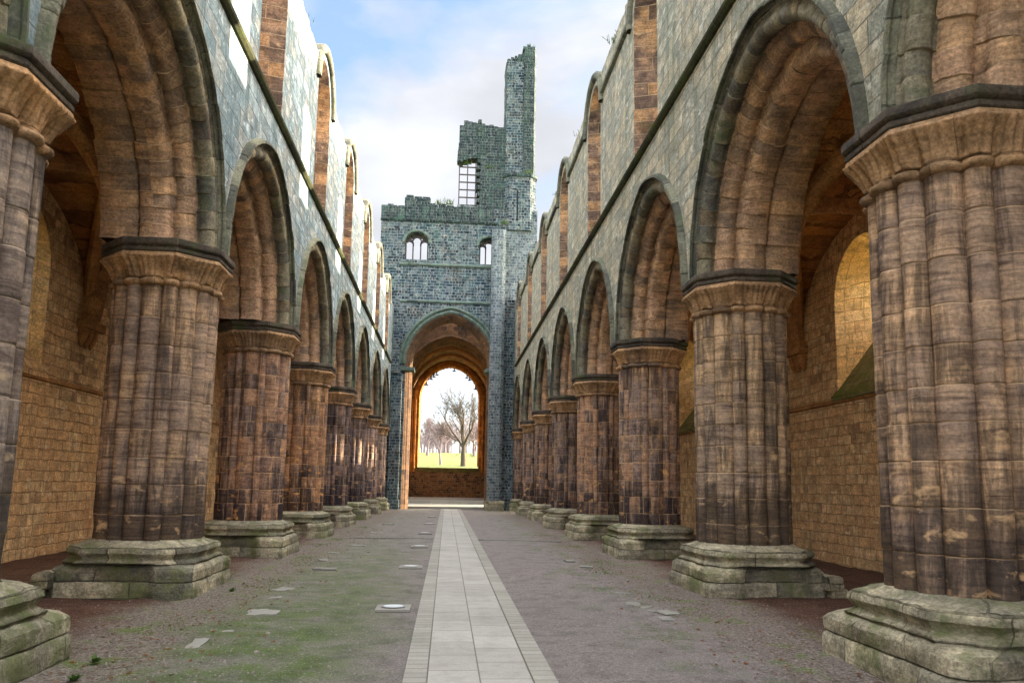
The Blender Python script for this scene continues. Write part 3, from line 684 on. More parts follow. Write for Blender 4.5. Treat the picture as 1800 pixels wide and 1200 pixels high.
# ------------------------------------------------------------------ arcade walls
WSILL, = (9.05,)
def outline(hw, sill, top, n=12):
    """round-headed opening outline from the bottom left, over the head, to the bottom right"""
    sp = top-hw; pts = [(-hw, sill), (-hw, sill+(sp-sill)*.5)]
    for i in range(n+1):
        t = math.pi*(1-i/n); pts.append((hw*math.cos(t), sp+hw*math.sin(t)))
    pts += [(hw, sill+(sp-sill)*.5), (hw, sill)]
    return pts
def make_arcade(side, archs, wtop, whead, woff, piers, label, wmat):
    s = side; name = 'arcade_wall'
    t = empty(name, (s*(WX+WT/2), 22, 0), label, 'wall')
    pl = lambda y, z, x: (s*(WX+x), y, z)
    rng = random.Random(5+s)
    ymin, ymax = Y0, Y1
    wins = [a+woff for a in archs]; hw, hwo = 1.03, .62
    # y positions
    ps = set([ymin, ymax])
    for a in archs:
        for i in range(-22, 23):
            q = a+A0*math.sin(i/22*math.pi/2)*.9999
            if ymin < q < ymax: ps.add(round(q, 4))
    lower = sorted(ps)
    def zl(i):
        a, b = lower[i], lower[i+1]; m = (a+b)/2
        for c in archs:
            if abs(m-c) < A0:
                return [(SPR+arch_y(a-c), SPR+arch_y(b-c), STR, STR)]
        return [(SPR, SPR, STR, STR)]
    m = MB(); cells_wall(m, lower, zl, pl, 0, WT)
    # wall ends / upper wall with windows
    ps = set([ymin, ymax])
    for c in wins:
        for i in range(-10, 11):
            q = c+hw*math.sin(i/10*math.pi/2)
            if ymin < q < ymax: ps.add(round(q, 4))
        for q in (c-hw-.34, c+hw+.34, c-.9-hw, c+.9+hw):
            if ymin < q < ymax: ps.add(round(q, 4))
    for q in np.arange(ymin, ymax, .42):
        if all(abs(q-c) > hw+.4 for c in wins): ps.add(round(float(q), 4))
    up = sorted(ps)
    sp = whead-hw
    def top(y, cell):
        z = wtop
        for c in wins:
            d = abs(y-c)
            if d < hw+.36:
                z = max(z, sp+math.sqrt(max(0, (hw+.36)**2-d*d)))
        return z
    cellj = {}
    def zu(i):
        a, b = up[i], up[i+1]; m_ = (a+b)/2
        inw = [c for c in wins if abs(m_-c) < hw]
        near = [c for c in wins if abs(m_-c) < hw+.36]
        j = 0 if near else round(rng.choice((0, 0, 0, 0, 1, -1, 0))*.06, 3)
        ta, tb = top(a, i)+j, top(b, i)+j
        if inw:
            c = inw[0]; ha = sp+math.sqrt(max(0, hw*hw-(a-c)**2)); hb = sp+math.sqrt(max(0, hw*hw-(b-c)**2))
            return [(STR, STR, WSILL, WSILL), (ha, hb, ta, tb)]
        return [(STR, STR, ta, tb)]
    # split column so window zone matches
    cells_wall(m, up, zu, pl, 0.0, WT)
    m.build('wall_face', wmat, t)
    # window reveals
    for c in wins:
        if not (ymin+hw < c < ymax-hw): continue
        m = MB()
        inn = outline(hw, WSILL, whead); out = outline(hwo, 10.26, whead-.70)
        k = 6; P = []; U = []
        for j in range(k+1):
            f = j/k; row = []; ur = []; acc = 0; last = None
            for (a, b) in zip(inn, out):
                y = a[0]*(1-f)+b[0]*f; z = a[1]*(1-f)+b[1]*f
                p = (s*(WX+.002+(WT-.0)*f), c+y, z)
                if last: acc += (Vector(p)-last).length
                last = Vector(p); row.append(p); ur.append((f*WT, z))
            P.append(row); U.append(ur)
        m.grid(P, U, False)
        a0, a1, b0, b1 = inn[0], inn[-1], out[0], out[-1]
        m.face([(s*(WX), c+a0[0], a0[1]), (s*WX, c+a1[0], a1[1]), (s*(WX+WT), c+b1[0], b1[1]), (s*(WX+WT), c+b0[0], b0[1])])
        # outer face infill between the splay end and the wall opening
        X = s*(WX+WT-.004); I = inn; O = out
        for i in range(len(I)-1):
            m.face([(X, c+I[i][0], I[i][1]), (X, c+I[i+1][0], I[i+1][1]), (X, c+O[i+1][0], O[i+1][1]), (X, c+O[i][0], O[i][1])])
        m.face([(X, c+I[0][0], I[0][1]), (X, c+I[-1][0], I[-1][1]), (X, c+O[-1][0], O[-1][1]), (X, c+O[0][0], O[0][1])])
        w = m.build('window', M['jamb'], t)
        # hood over the window head
        m = MB(); R1 = hw+.36; P = []; U = []
        pf = [(R1-.20, 0.01), (R1-.20, -.07), (R1-.14, -.11), (R1-.03, -.11), (R1+.03, -.05), (R1+.03, .35)]
        nn = 26
        rag = random.Random(int(c*10)+3)
        for i in range(nn+1):
            th = math.pi*i/nn; row = []; ur = []
            for kq, (r, x) in enumerate(pf):
                rr = r+.012*noise.noise(Vector((c, th*4, kq)))
                row.append((s*(WX+x), c-rr*math.cos(th), sp+rr*math.sin(th))); ur.append((kq*.1, th*R1))
            P.append(row); U.append(ur)
        m.grid(P, U, True); m.build('window_hood', M['hood'] if s > 0 else M['hood'], w)
    # arch mouldings
    for c in archs:
        if c < ymin or c > ymax: continue
        pa = lambda y, z, x, c=c: (s*(WX+x), c+y, z)
        sd = int(c*10)+(7 if s > 0 else 3)
        m = MB(); sweep_arch(m, A0, CC, SPR, ORD1, pa, vs=.30, seed=sd, jit=.006)
        m2 = MB(); back = lambda O: [(d, WT-x) for d, x in O]
        for q, O in enumerate((ORD2, ORD3, back(ORD3)[::-1][:-3]+[(.73, 1.0), (.73, WT+.004), (.40, WT+.004), (0.0, WT+.004)])):
            sweep_arch(m2, A0, CC, SPR, O, pa, uoff=q+1.0, vs=.31, seed=sd+q*5+1, jit=.008)
        for d0, d1, x0, x1 in ((.15, .40, .14, .30), (.42, .62, .40, .60)): pass
        a = m2.build('arch', M['arch'], t, disp=.010, dscale=4)
        m.build('outer_order', M['order'], a, disp=.006, dscale=4)
        m = MB(); sweep_arch(m, A0, CC, SPR, HOODP, pa, vs=.55, seed=sd+3, jit=.006, smooth=False); m.build('hood_mould', M['hood'], a, disp=.006, dscale=4)
    # solid springer blocks between neighbouring arches, above each pier
    m = MB()
    for a, b in zip(archs[:-1], archs[1:]):
        e0, e1 = a+A0-.10, b-A0+.10
        pass
    # string courses
    m = MB()
    prof = [(0.0, STR-.05), (-.05, STR-.045), (-.10, STR+.0), (-.115, STR+.05), (-.06, STR+.10), (0.0, STR+.13)]
    ys = np.arange(Y0, ymax-1.2, .35)
    P = [[(s*(WX+x), y, z+.006*noise.noise(Vector((y*2, k, s)))) for k, (x, z) in enumerate(prof)] for y in ys]; U = [[(y, k*.06) for k in range(len(prof))] for y in ys]
    m.grid(P, U, False); m.build('string_course', M['string'], t)
    if s > 0:     # higher string between the windows
        m = MB()
        prof = [(0.0, 12.50), (-.09, 12.52), (-.10, 12.60), (0.0, 12.66)]
        for a, b in zip(wins[:-1], wins[1:]):
            if b < ymin or a > ymax: continue
            ys = np.linspace(a+hw+.35, min(b-hw-.35, ymax), 14)
            P = [[(s*(WX+x), y, z) for k, (x, z) in enumerate(prof)] for y in ys]; U = [[(y, k*.06) for k in range(len(prof))] for y in ys]
            m.grid(P, U, False)
        m.build('upper_string_course', M['hood'], t)
    # coping
    return t
M['order'] = stone('outer_order_stone', ['6c6a5c', '88806a', '605f58', '968464', '54565a'], bw=1.0, bh=.30, off=0, mort=.008, mcol='8f836a', warp=.02, bands=.4, soot=.55, sootcol='303238', moss=.25, mosscol='545e46', rel=.7, scatter=.6)
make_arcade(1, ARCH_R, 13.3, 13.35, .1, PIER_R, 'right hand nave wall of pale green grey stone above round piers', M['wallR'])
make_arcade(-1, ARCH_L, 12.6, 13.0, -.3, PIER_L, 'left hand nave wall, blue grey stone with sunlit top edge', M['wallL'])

# ------------------------------------------------------------------ aisles
def gfun(sv, c=.18):
    sv = min(1, max(0, sv)); R = 1+c
    return math.sqrt(max(0, R*R-(sv+c)**2))/math.sqrt(R*R-c*c)
def make_aisle(side, piers, archs, label_w, label_v):
    s = side; xi, xo = WX+WT-.05, AX; xm = (xi+xo)/2; ax = (xo-xi)/2; H = 2.42
    # outer wall with round-headed windows
    t = empty('aisle_wall', (s*(AX+.7), 22, 0), label_w, 'wall')
    pl = lambda y, z, x: (s*(AX+x), y, z)
    hw, hwo, sill, head, TT = 1.2, 1.02, 3.62, 7.0, 1.1
    wins = [(a+b)/2 for a, b in zip(piers[:-1], piers[1:])][1:]
    ps = set([Y0, Y1])
    for c in wins:
        for i in range(-10, 11): ps.add(round(c+hw*math.sin(i/10*math.pi/2), 4))
    ps = sorted(ps); sp = head-hw
    def zf(i):
        a, b = ps[i], ps[i+1]; mm = (a+b)/2
        for c in wins:
            if abs(mm-c) < hw:
                ha = sp+math.sqrt(max(0, hw*hw-(a-c)**2)); hb = sp+math.sqrt(max(0, hw*hw-(b-c)**2))
                return [(-.3, -.3, sill, sill), (ha, hb, 8.0, 8.0)]
        return [(-.3, -.3, 8.0, 8.0)]
    m = MB(); cells_wall(m, ps, zf, pl, 0, TT); m.build('wall_face', M['rubble'], t, disp=0)
    for c in wins:
        wide = s > 0 and 14 < c < 17.5; ho, so_ = (hwo, 5.3) if wide else (.62, 5.35)
        m = MB(); inn = outline(hw, sill+.02, head); out = outline(ho, so_, head-(.15 if wide else .4))
        k = 5; P = []; U = []
        for j in range(k+1):
            f = j/k; row = []; ur = []
            for (a, b) in zip(inn, out):
                y = a[0]*(1-f)+b[0]*f; z = a[1]*(1-f)+b[1]*f; row.append((s*(AX+.002+TT*f), c+y, z)); ur.append((f*TT, z+abs(y)))
            P.append(row); U.append(ur)
        m.grid(P, U, False)
        X = s*(AX+TT-.004)
        for i in range(len(inn)-1): m.face([(X, c+inn[i][0], inn[i][1]), (X, c+inn[i+1][0], inn[i+1][1]), (X, c+out[i+1][0], out[i+1][1]), (X, c+out[i][0], out[i][1])])
        m.face([(X, c+inn[0][0], inn[0][1]), (X, c+inn[-1][0], inn[-1][1]), (X, c+out[-1][0], out[-1][1]), (X, c+out[0][0], out[0][1])])
        w = m.build('window', M['splay'], t)
        m = MB()
        m.face([(s*(AX-.08), c-hw-.1, sill+.06), (s*(AX-.08), c+hw+.1, sill+.06), (s*(AX+TT), c+ho, so_+.02), (s*(AX+TT), c-ho, so_+.02)])
        m.box(*sorted((s*(AX-.10), s*(AX+.05))), c-hw-.12, c+hw+.12, sill-.06, sill+.055)
        m.build('sloping_sill', M['sill'] if s > 0 else M['rubble'], w)
    m = MB()
    prof = [(0.0, 3.50), (-.05, 3.52), (-.06, 3.58), (0, 3.62)]; ys = np.arange(Y0, Y1, .4)
    P = [[(s*(AX+x), y, z) for x, z in prof] for y in ys]; U = [[(y, k*.06) for k in range(4)] for y in ys]
    m.grid(P, U, False); m.build('string_course', M['rib'], t)
    m = MB()
    for y in piers:      # wall shafts on corbels carrying the ribs
        X0 = s*(AX-.02)
        for dy in (-.24, 0, .24):
            P = []; U = []
            for z, r in ((4.45, .02), (4.55, .08), (4.7, .13), (4.86, .15)):
                P.append([(X0-s*r*math.sin(math.pi*k/8)*1.1, y+dy-r*math.cos(math.pi*k/8), z) for k in range(9)]); U.append([(k*.05, z) for k in range(9)])
            m.grid(P, U, True)
        x0, x1 = sorted((s*(AX-.26), s*(AX+.05))); m.rough(x0, x1, y-.46, y+.46, 4.86, 5.05, .01, .12, int(y*10), rnd=.02)
    m.build('corbel', M['rib'], t)
    # vault
    v = empty('aisle_vault', (s*xm, 22, SPR), label_v, 'vault')
    m = MB(); bays = list(zip(piers[:-1], piers[1:]))
    bays = [(Y0, piers[0])]+bays
    for (a, b) in bays:
        ym = (a+b)/2; ay = (b-a)/2; nx, ny = 14, 24; P = []; U = []
        for j in range(ny+1):
            y = a+(b-a)*j/ny; row = []; ur = []
            for i in range(nx+1):
                x = -ax+2*ax*i/nx; q = min(abs(x)/ax, abs(y-ym)/ay)
                z = SPR+.03+H*gfun(q)+.02*noise.noise(Vector((x*2, y*2, 1)))
                row.append((s*(xm+x), y, z)); ur.append((y if abs(x)/ax > abs(y-ym)/ay else x, z*1.3+ (x if abs(x)/ax < abs(y-ym)/ay else y)*.5))
            P.append(row); U.append(ur)
        m.grid(P, U, True)
    m.build('vault_web', M['web'], v)
    def rib(pts, w, h, parent_m):
        # rectangular-chamfered rib below the curve
        P = []; U = []; acc = 0
        for i, p in enumerate(pts):
            a = pts[max(0, i-1)]; b = pts[min(len(pts)-1, i+1)]; tg = (Vector(b)-Vector(a)).normalized()
            side_ = Vector((tg.y, -tg.x, 0)); side_ = side_.normalized() if side_.length > 1e-4 else Vector((0, 1, 0))
            nrm = side_.cross(tg).normalized()
            if nrm.z < 0: nrm = -nrm
            if i: acc += (Vector(p)-Vector(pts[i-1])).length
            q = Vector(p)
            sec = [(-w, .12), (-w, -h*.45), (-w*.55, -h), (w*.55, -h), (w, -h*.45), (w, .12)]
            P.append([tuple(q+side_*u+nrm*vv) for u, vv in sec]); U.append([(k*.12, acc) for k in range(6)])
        parent_m.grid(P, U, False)
    N = 22
    for y in piers:
        m = MB(); pts = []
        for i in range(N+1):
            x = -ax+2*ax*i/N; pts.append((s*(xm+x), y, SPR+H*gfun(abs(x)/ax)))
        rib(pts, .26, .24, m); m.build('transverse_rib', M['rib'], v)
    for (a, b) in bays[1:]:
        ym = (a+b)/2; ay = (b-a)/2; m = MB()
        for sg in (1, -1):
            pts = []
            for i in range(2*N+1):
                q = -1+i/N; pts.append((s*(xm+q*ax), ym+sg*q*ay, SPR+H*gfun(abs(q))))
            rib(pts, .13, .17, m)
        m.build('diagonal_rib', M['rib'], v)
    # lean-to roof
    r = MB(); x0, x1 = WX+WT+.01, AX+1.5
    for y in np.arange(Y0, Y1-.1, 2.0):
        yb = min(y+2.0, Y1-.02)
        for dz in (0, .2):
            r.face([(s*x0, y, 8.55+dz), (s*x1, y, 7.95+dz), (s*x1, yb, 7.95+dz), (s*x0, yb, 8.55+dz)])
    r.face([(s*x1, Y0, 7.95), (s*x1, Y1, 7.95), (s*x1, Y1, 8.15), (s*x1, Y0, 8.15)])
    r.build('lean_to_roof', M['roof'], v)
make_aisle(1, PIER_R, ARCH_R, 'right aisle wall of golden rubble with sunlit window splays', 'ribbed stone vault over the right aisle')
make_aisle(-1, PIER_L, ARCH_L, 'left aisle wall of orange brown rubble in shade', 'dark ribbed stone vault over the left aisle')

# ------------------------------------------------------------------ tower
def make_tower():
    T = empty('crossing_tower', (0, TY+.6, 0), 'tall ruined crossing tower of dark blue grey stone with a stair turret', 'tower')
    y0, th = TY, 1.3
    pl = lambda x, z, d: (x, y0+d, z)
    rng = random.Random(9)
    ac, aa, acc_, aspr = -.22, 3.25, .55, 9.0       # arch centre, hood half-span, centre offset, springing
    aI = 2.75
    Wn = [(-2.55, .74, 15.75, 17.55), (2.1, .62, 15.6, 17.35)]      # (centre, half-width, sill, head)
    xs = set([-4.85, 5.2, ac-aI, ac+aI])
    for i in range(-24, 25): xs.add(round(ac+aI*math.sin(i/24*math.pi/2), 4))
    for c, h, a, b in Wn:
        for i in range(-8, 9): xs.add(round(c+h*math.sin(i/8*math.pi/2), 4))
    for q in np.arange(-4.85, 5.2, .36): xs.add(round(float(q), 4))
    xs = sorted(xs); xs = [x for k, x in enumerate(xs) if k == 0 or x-xs[k-1] > 1e-3]
    RI = aI+acc_
    def topz(x):
        base = 19.55
        if x < -3.35: base = 19.2
        elif x < -1.75: base = 19.85
        elif x < 1.35: base = 19.35
        else: base = 19.3
        return base
    hs = {}
    for k in range(60): hs[k] = rng.choice((0, 0, 0, -.18, .17, -.18))
    def zf(i):
        a, b = xs[i], xs[i+1]; mm = (a+b)/2
        tz = topz(mm)+(hs[int((mm+5)/.36)] if mm < 1.4 else 0)
        lo = [(-.3, -.3)]
        iv = []
        if abs(mm-ac) < aI:
            f = lambda x: aspr+math.sqrt(max(0, RI*RI-(abs(x-ac)+acc_)**2))
            z0 = (f(a), f(b))
        else: z0 = (-.3, -.3)
        for c, h, sl, hd in Wn:
            if abs(mm-c) < h:
                sp = hd-h*.9
                g = lambda x: sp+.9*math.sqrt(max(0, h*h-(x-c)**2))
                return [(z0[0], z0[1], sl, sl), (g(a), g(b), tz, tz)]
        return [(z0[0], z0[1], tz, tz)]
    m = MB(); cells_wall(m, xs, zf, pl, 0, th); m.build('west_wall', M['tower'], T)
    # algae-stained parapet courses in front of the wall head
    m = MB()
    for q in np.arange(-4.88, 1.9, .52):
        h = topz(q+.2)+rng.choice((0, -.1, .08)); m.rough(q, q+.50, y0-.10, y0+.5, 18.35+rng.uniform(-.03, .03), h-.04+.1, .02, .25, int(q*7), rnd=.03)
    m.build('parapet', M['towerg'], T)
    # strings
    for z, x0, x1, mt in ((15.38, -3.6, 2.5, 'tarch'), (12.98, -3.5, 2.4, 'tarch'), (18.28, -4.9, 2.6, 'towerg')):
        m = MB(); prof = [(0.0, z-.05), (-.09, z-.02), (-.12, z+.06), (0, z+.14)]; X = np.linspace(x0, x1, 16)
        m.grid([[(x, y0+d, zz+.02*noise.noise(Vector((x*2, z, 0)))) for d, zz in prof] for x in X], [[(x, k*.06) for k in range(4)] for x in X], False); m.build('string_course', M[mt], T)
    # west arch: hood, orders, deep soffit
    pa = lambda x, z, d: (ac+x, y0+d, z)
    m = MB(); sweep_arch(m, aa, acc_, aspr, [(0, .02), (0, -.08), (.05, -.16), (.16, -.16), (.2, -.06), (.22, -.02), (.26, -.03), (.30, -.13), (.40, -.13), (.45, -.04), (.5, 0)], pa, 24); m.build('arch_hood', M['tarch'], T)
    m = MB(); sweep_arch(m, aa, acc_, aspr, [(.48, -.02), (.5, .0), (.54, .06), (.6, .08), (.62, .14), (.62, .25), (.7, .27), (.76, .33), (.76, .45), (.82, .5), (.88, .6), (.88, .85)], pa, 24, stilt=9.2); 
    sweep_arch(m, aa, acc_, aspr, [(.88, .84), (.84, .95), (.8, 1.05), (.72, 1.1), (.6, 1.3)], pa, 24, stilt=9.2)
    m.build('west_arch', M['darch'], T)
    # capitals of the arch responds
    for sx in (-1, 1):
        m = MB(); a, b = sorted((ac+sx*2.2, ac+sx*3.3)); m.rough(a, b, y0-.2, y0+1.2, 8.55, 8.8, .02, .15, 3, rnd=.05); m.build('impost', M['tarch'], T)
    # left respond pilaster
    m = MB(); m.rough(-3.82, -3.15, y0-.45, y0+.02, .55, 8.4, .015, .5, 4, rnd=.04); m.rough(-3.9, -3.08, y0-.58, y0+.02, -.05, .58, .03, .15, 4, rnd=.05)
    m.rough(-3.86, -3.3, y0-.55, y0+.02, 8.35, 8.75, .03, .15, 8, rnd=.05); m.rough(-3.84, -3.35, y0-.35, y0+.02, 8.75, 11.0, .02, .4, 8, rnd=.04)
    m.build('north_respond', M['tower'], T)
    # projecting pale shaft on the right, from the floor up into the stair turret
    m = MB()
    cx, cy, r = 2.72, y0-.35, .5
    P = []; U = []
    for z in np.arange(.55, 18.21, .36):
        P.append([(cx-r*.95*math.cos(a)+.012*noise.noise(Vector((a*3, z, 2))), cy-r*1.25*math.sin(a), z) for a in np.linspace(0, math.pi, 13)]); U.append([(k*.16, z) for k in range(13)])
    # squared left-front, chamfered
    def sec(sc):
        return [(-.47*sc, .5), (-.47*sc, -.35), (-.30*sc, -.52), (.22*sc, -.52), (.42*sc, -.32), (.47*sc, .5)]
    P = []; U = []
    zz = list(np.arange(.6, 18.3, .59))
    for z in zz:
        sc = 1.0 if z < 12.5 else 1.0
        P.append([(cx+a+.02*noise.noise(Vector((a, z*1.2, 2))), cy+b, z) for a, b in sec(sc)]); U.append([(u, z) for u in (0, .85, 1.1, 1.62, 1.9, 2.7)])
    m.grid(P, U, False); m.face([P[-1][k] for k in range(6)])
    m.build('engaged_shaft', M['twrpale'], T)
    m = MB(); m.rough(cx-.58, cx+.58, cy-.66, y0+.02, -.1, .62, .03, .14, 6, rnd=.05); m.build('shaft_plinth', M['base'], T)
    # wall beyond the shaft (to the aisle side)
    m = MB(); m.box(3.1, 5.2, y0-.06, y0+1.3, 13.3, 18.6, skip='b'); m.build('turret_base', M['twrpale'], T)
    # stair turret
    m = MB()
    def prism(pts, z0, z1, n, taper=1.0, jit=.02, cxy=(4, y0+.9)):
        P = []; U = []; pp = pts+[pts[0]]; per = [0]
        for i in range(1, len(pp)): per.append(per[-1]+math.dist(pp[i], pp[i-1]))
        for k in range(n+1):
            z = z0+(z1-z0)*k/n; f = 1+(taper-1)*k/n
            P.append([(cxy[0]+(x-cxy[0])*f+jit*noise.noise(Vector((x*2, z*1.5, 1))), cxy[1]+(y-cxy[1])*f+jit*noise.noise(Vector((y*2, z*1.5, 7))), z) for x, y in pp]); U.append([(q, z) for q in per])
        m.grid(P, U, False); m.face(P[-1][:-1]); m.face(P[0][:-1])
    lowp = [(2.95, y0+.2), (3.35, y0-.25), (4.7, y0-.25), (5.1, y0+.15), (5.1, y0+2.3), (2.95, y0+2.3)]
    prism(lowp, 17.9, 21.6, 16)
    m.build('turret_lower_stage', M['tower'], T)
    m = MB(); prism([(2.9, y0+.15), (3.3, y0-.32), (4.75, y0-.32), (5.18, y0+.1), (5.18, y0+2.35), (2.9, y0+2.35)], 21.5, 21.72, 1); m.build('turret_string', M['towerg'], T)
    m = MB()
    prism([(3.02, y0+.25), (3.08, y0+.0), (4.18, y0-.05), (4.3, y0+1.9), (3.02, y0+1.9)], 21.6, 29.6, 30, jit=.06)
    m.build('turret_shaft', M['tower'], T)
    m = MB(); prism([(4.2, y0-.16), (4.88, y0-.16), (5.0, y0+.1), (5.0, y0+1.9), (4.2, y0+1.9)], 21.6, 30.6, 30, jit=.04)
    m.build('turret_buttress', M['towerg'], T)
    m = MB()
    for k in range(5): m.rough(3.05+k*.24, 3.27+k*.24, y0-.02, y0+1.2, 29.5, 29.8+k*.12, .03, .15, k, rnd=.04)
    for k in range(3): m.rough(4.1+k*.27, 4.36+k*.27, y0-.1, y0+1.0, 30.5, 30.7+.15*(k == 1), .03, .15, k+9, rnd=.04)
    m.build('broken_top', M['towerg'], T)
    m = MB(); m.box(3.82, 3.92, y0-.26, y0+.0, 18.5, 20.6); m.build('slit_window', M['dark'], T)  # solid dark strip painting the shade inside the slit
    # upper belfry wall left of the turret, with the mullioned window at its broken edge
    m = MB(); xs = list(np.arange(.0, 3.1, .28)); rb = random.Random(4)
    tops = [25.0, 25.35, 25.3, 25.25, 25.2, 25.2, 25.1, 25.15, 25.05, 25.0, 25.0]
    def zb(i):
        x = xs[i]
        if x < 1.15: return [((22.5, 22.62, 22.72, 22.78, 22.8)[min(4, i)],)*2+(tops[i],)*2]
        return [(19.0, 19.0, tops[i], tops[i])]
    cells_wall(m, xs, zb, lambda x, z, d: (x, y0+.15+d, z), 0, .9)
    m.build('belfry_wall', M['towerg'], T)
    m = MB()
    rb = random.Random(12)
    for k in range(14):
        z = 19.3+k*.45; m.rough(1.2+rb.uniform(-.03, .02), 1.45, y0+.1, y0+1.0, z, z+.3, .03, .15, k, rnd=.04)
    m.build('broken_edge', M['towerg'], T); m = MB()
    for k in range(3): m.rough(-.10+.03*k, .15, y0+.12, y0+.9, 22.5+k*.45, 22.9+k*.45, .03, .15, k+40, rnd=.04)
    m.build('broken_edge', M['towerg'], T)
    w = MB()
    for x in (.06, .60, 1.14): w.box(x-.035, x+.035, y0+.45, y0+.6, 19.2, 22.75)
    m = MB(); wo = w.build('mullioned_window', M['mull'], T)
    for k in range(7):
        z = 19.65+k*.52; m.box(.03, 1.2, y0+.47, y0+.57, z, z+.06)
    m.build('transom_bars', M['mull'], wo)
    # tracery in the two lower windows
    for c, h, sl, hd in Wn:
        m = MB(); sp = hd-h*.9
        n = 3; wv = 2*h/n
        for k in range(n+1):
            x = c-h+wv*k; x = min(max(x, c-h+.04), c+h-.04); m.box(x-.04, x+.04, y0+.4, y0+.55, sl, sp+.12 if 0 < k < n else sp)
        P = []
        for k in range(n):
            xc = c-h+wv*(k+.5); hz = sp-.15+(.28 if k == 1 else 0)
            pts = [(xc+wv*.5*math.cos(t), hz+wv*.62*math.sin(t)) for t in np.linspace(0, math.pi, 9)]
            outp = [(xc+wv*.62*math.cos(t), hz+wv*.95*math.sin(t)+.04) for t in np.linspace(0, math.pi, 9)]
            for d in (.4, .55):
                for i in range(8): m.face([(pts[i][0], y0+d, pts[i][1]), (pts[i+1][0], y0+d, pts[i+1][1]), (outp[i+1][0], y0+d, outp[i+1][1]), (outp[i][0], y0+d, outp[i][1])])
            for i in range(8): m.face([(pts[i][0], y0+.4, pts[i][1]), (pts[i+1][0], y0+.4, pts[i+1][1]), (pts[i+1][0], y0+.55, pts[i+1][1]), (pts[i][0], y0+.55, pts[i][1])])
        wi = m.build('belfry_window', M['mull'], T)
        m = MB(); P = []; U = []
        for i in range(17):
            t = math.pi*i/16; P.append([(c-r*math.cos(t), y0+d, sp+r*.9*math.sin(t)) for r, d in ((h+.02, .0), (h+.02, -.05), (h+.12, -.07), (h+.2, -.04), (h+.2, 0.01))]); U.append([(k*.06, t*h) for k in range(5)])
        m.grid(P, U, True); m.build('window_hood', M['tarch'], wi)
    # blocked niche between the windows
    # crossing: side walls with tall arches open to the transepts (sky light), east crossing arch
    ye = 58.6
    for sx in (-1, 1):
        m = MB()
        plx = lambda y, z, d, sx=sx: (sx*(3.95+d)-.2*(sx < 0)*0, y, z)
        ys = [TY+.6]+[54.7+2.6*math.sin(i/14*math.pi/2) for i in range(-14, 15)]+[ye+.9]
        R = 2.6+.5
        def zq(i):
            a, b = ys[i], ys[i+1]; mm = (a+b)/2
            if abs(mm-54.7) < 2.6:
                f = lambda y: 8.6+math.sqrt(max(0, R*R-(abs(y-54.7)+.5)**2))
                return [(f(a), f(b), 15.5, 15.5)]
            return [(-.3, -.3, 15.5, 15.5)]
        cells_wall(m, ys, zq, plx, 0, 1.2); m.build('transept_arch_wall', M['chan'], T)
    m = MB(); pe = lambda x, z, d: (ac+.05+x, ye+d, z)
    sweep_arch(m, 3.55, .45, 8.6, [(0, -.02), (.05, -.1), (.15, -.1), (.2, 0), (.22, .15), (.3, .2), (.38, .35), (.38, .5), (.5, .55), (.55, .8), (.55, 1.0)], pe, 22, stilt=8.6)
    m.build('east_arch', M['darch'], T)
    xs2 = sorted(set([-4.2, 4.2]+[ac+.05+3.3*math.sin(i/20*math.pi/2) for i in range(-20, 21)]))
    R2 = 3.3+.45
    def zz2(i):
        a, b = xs2[i], xs2[i+1]; mm = (a+b)/2-ac-.05
        if abs(mm) < 3.3:
            f = lambda x: 8.6+math.sqrt(max(0, R2*R2-(abs(x-ac-.05)+.45)**2))
            return [(f(a), f(b), 15.5, 15.5)]
        return [(-.3, -.3, 15.5, 15.5)]
    m = MB(); cells_wall(m, xs2, zz2, lambda x, z, d: (x, ye+.02+d, z), 0, .9); m.build('east_arch_wall', M['darch'], T)
M['dark'] = plain('slit_shade_stone', '24262a', .95, 5)  # near-black colour standing in for the slit's inner shade
M['mull'] = plain('mullion_stone', '4f4a48', .9, 6)
make_tower()

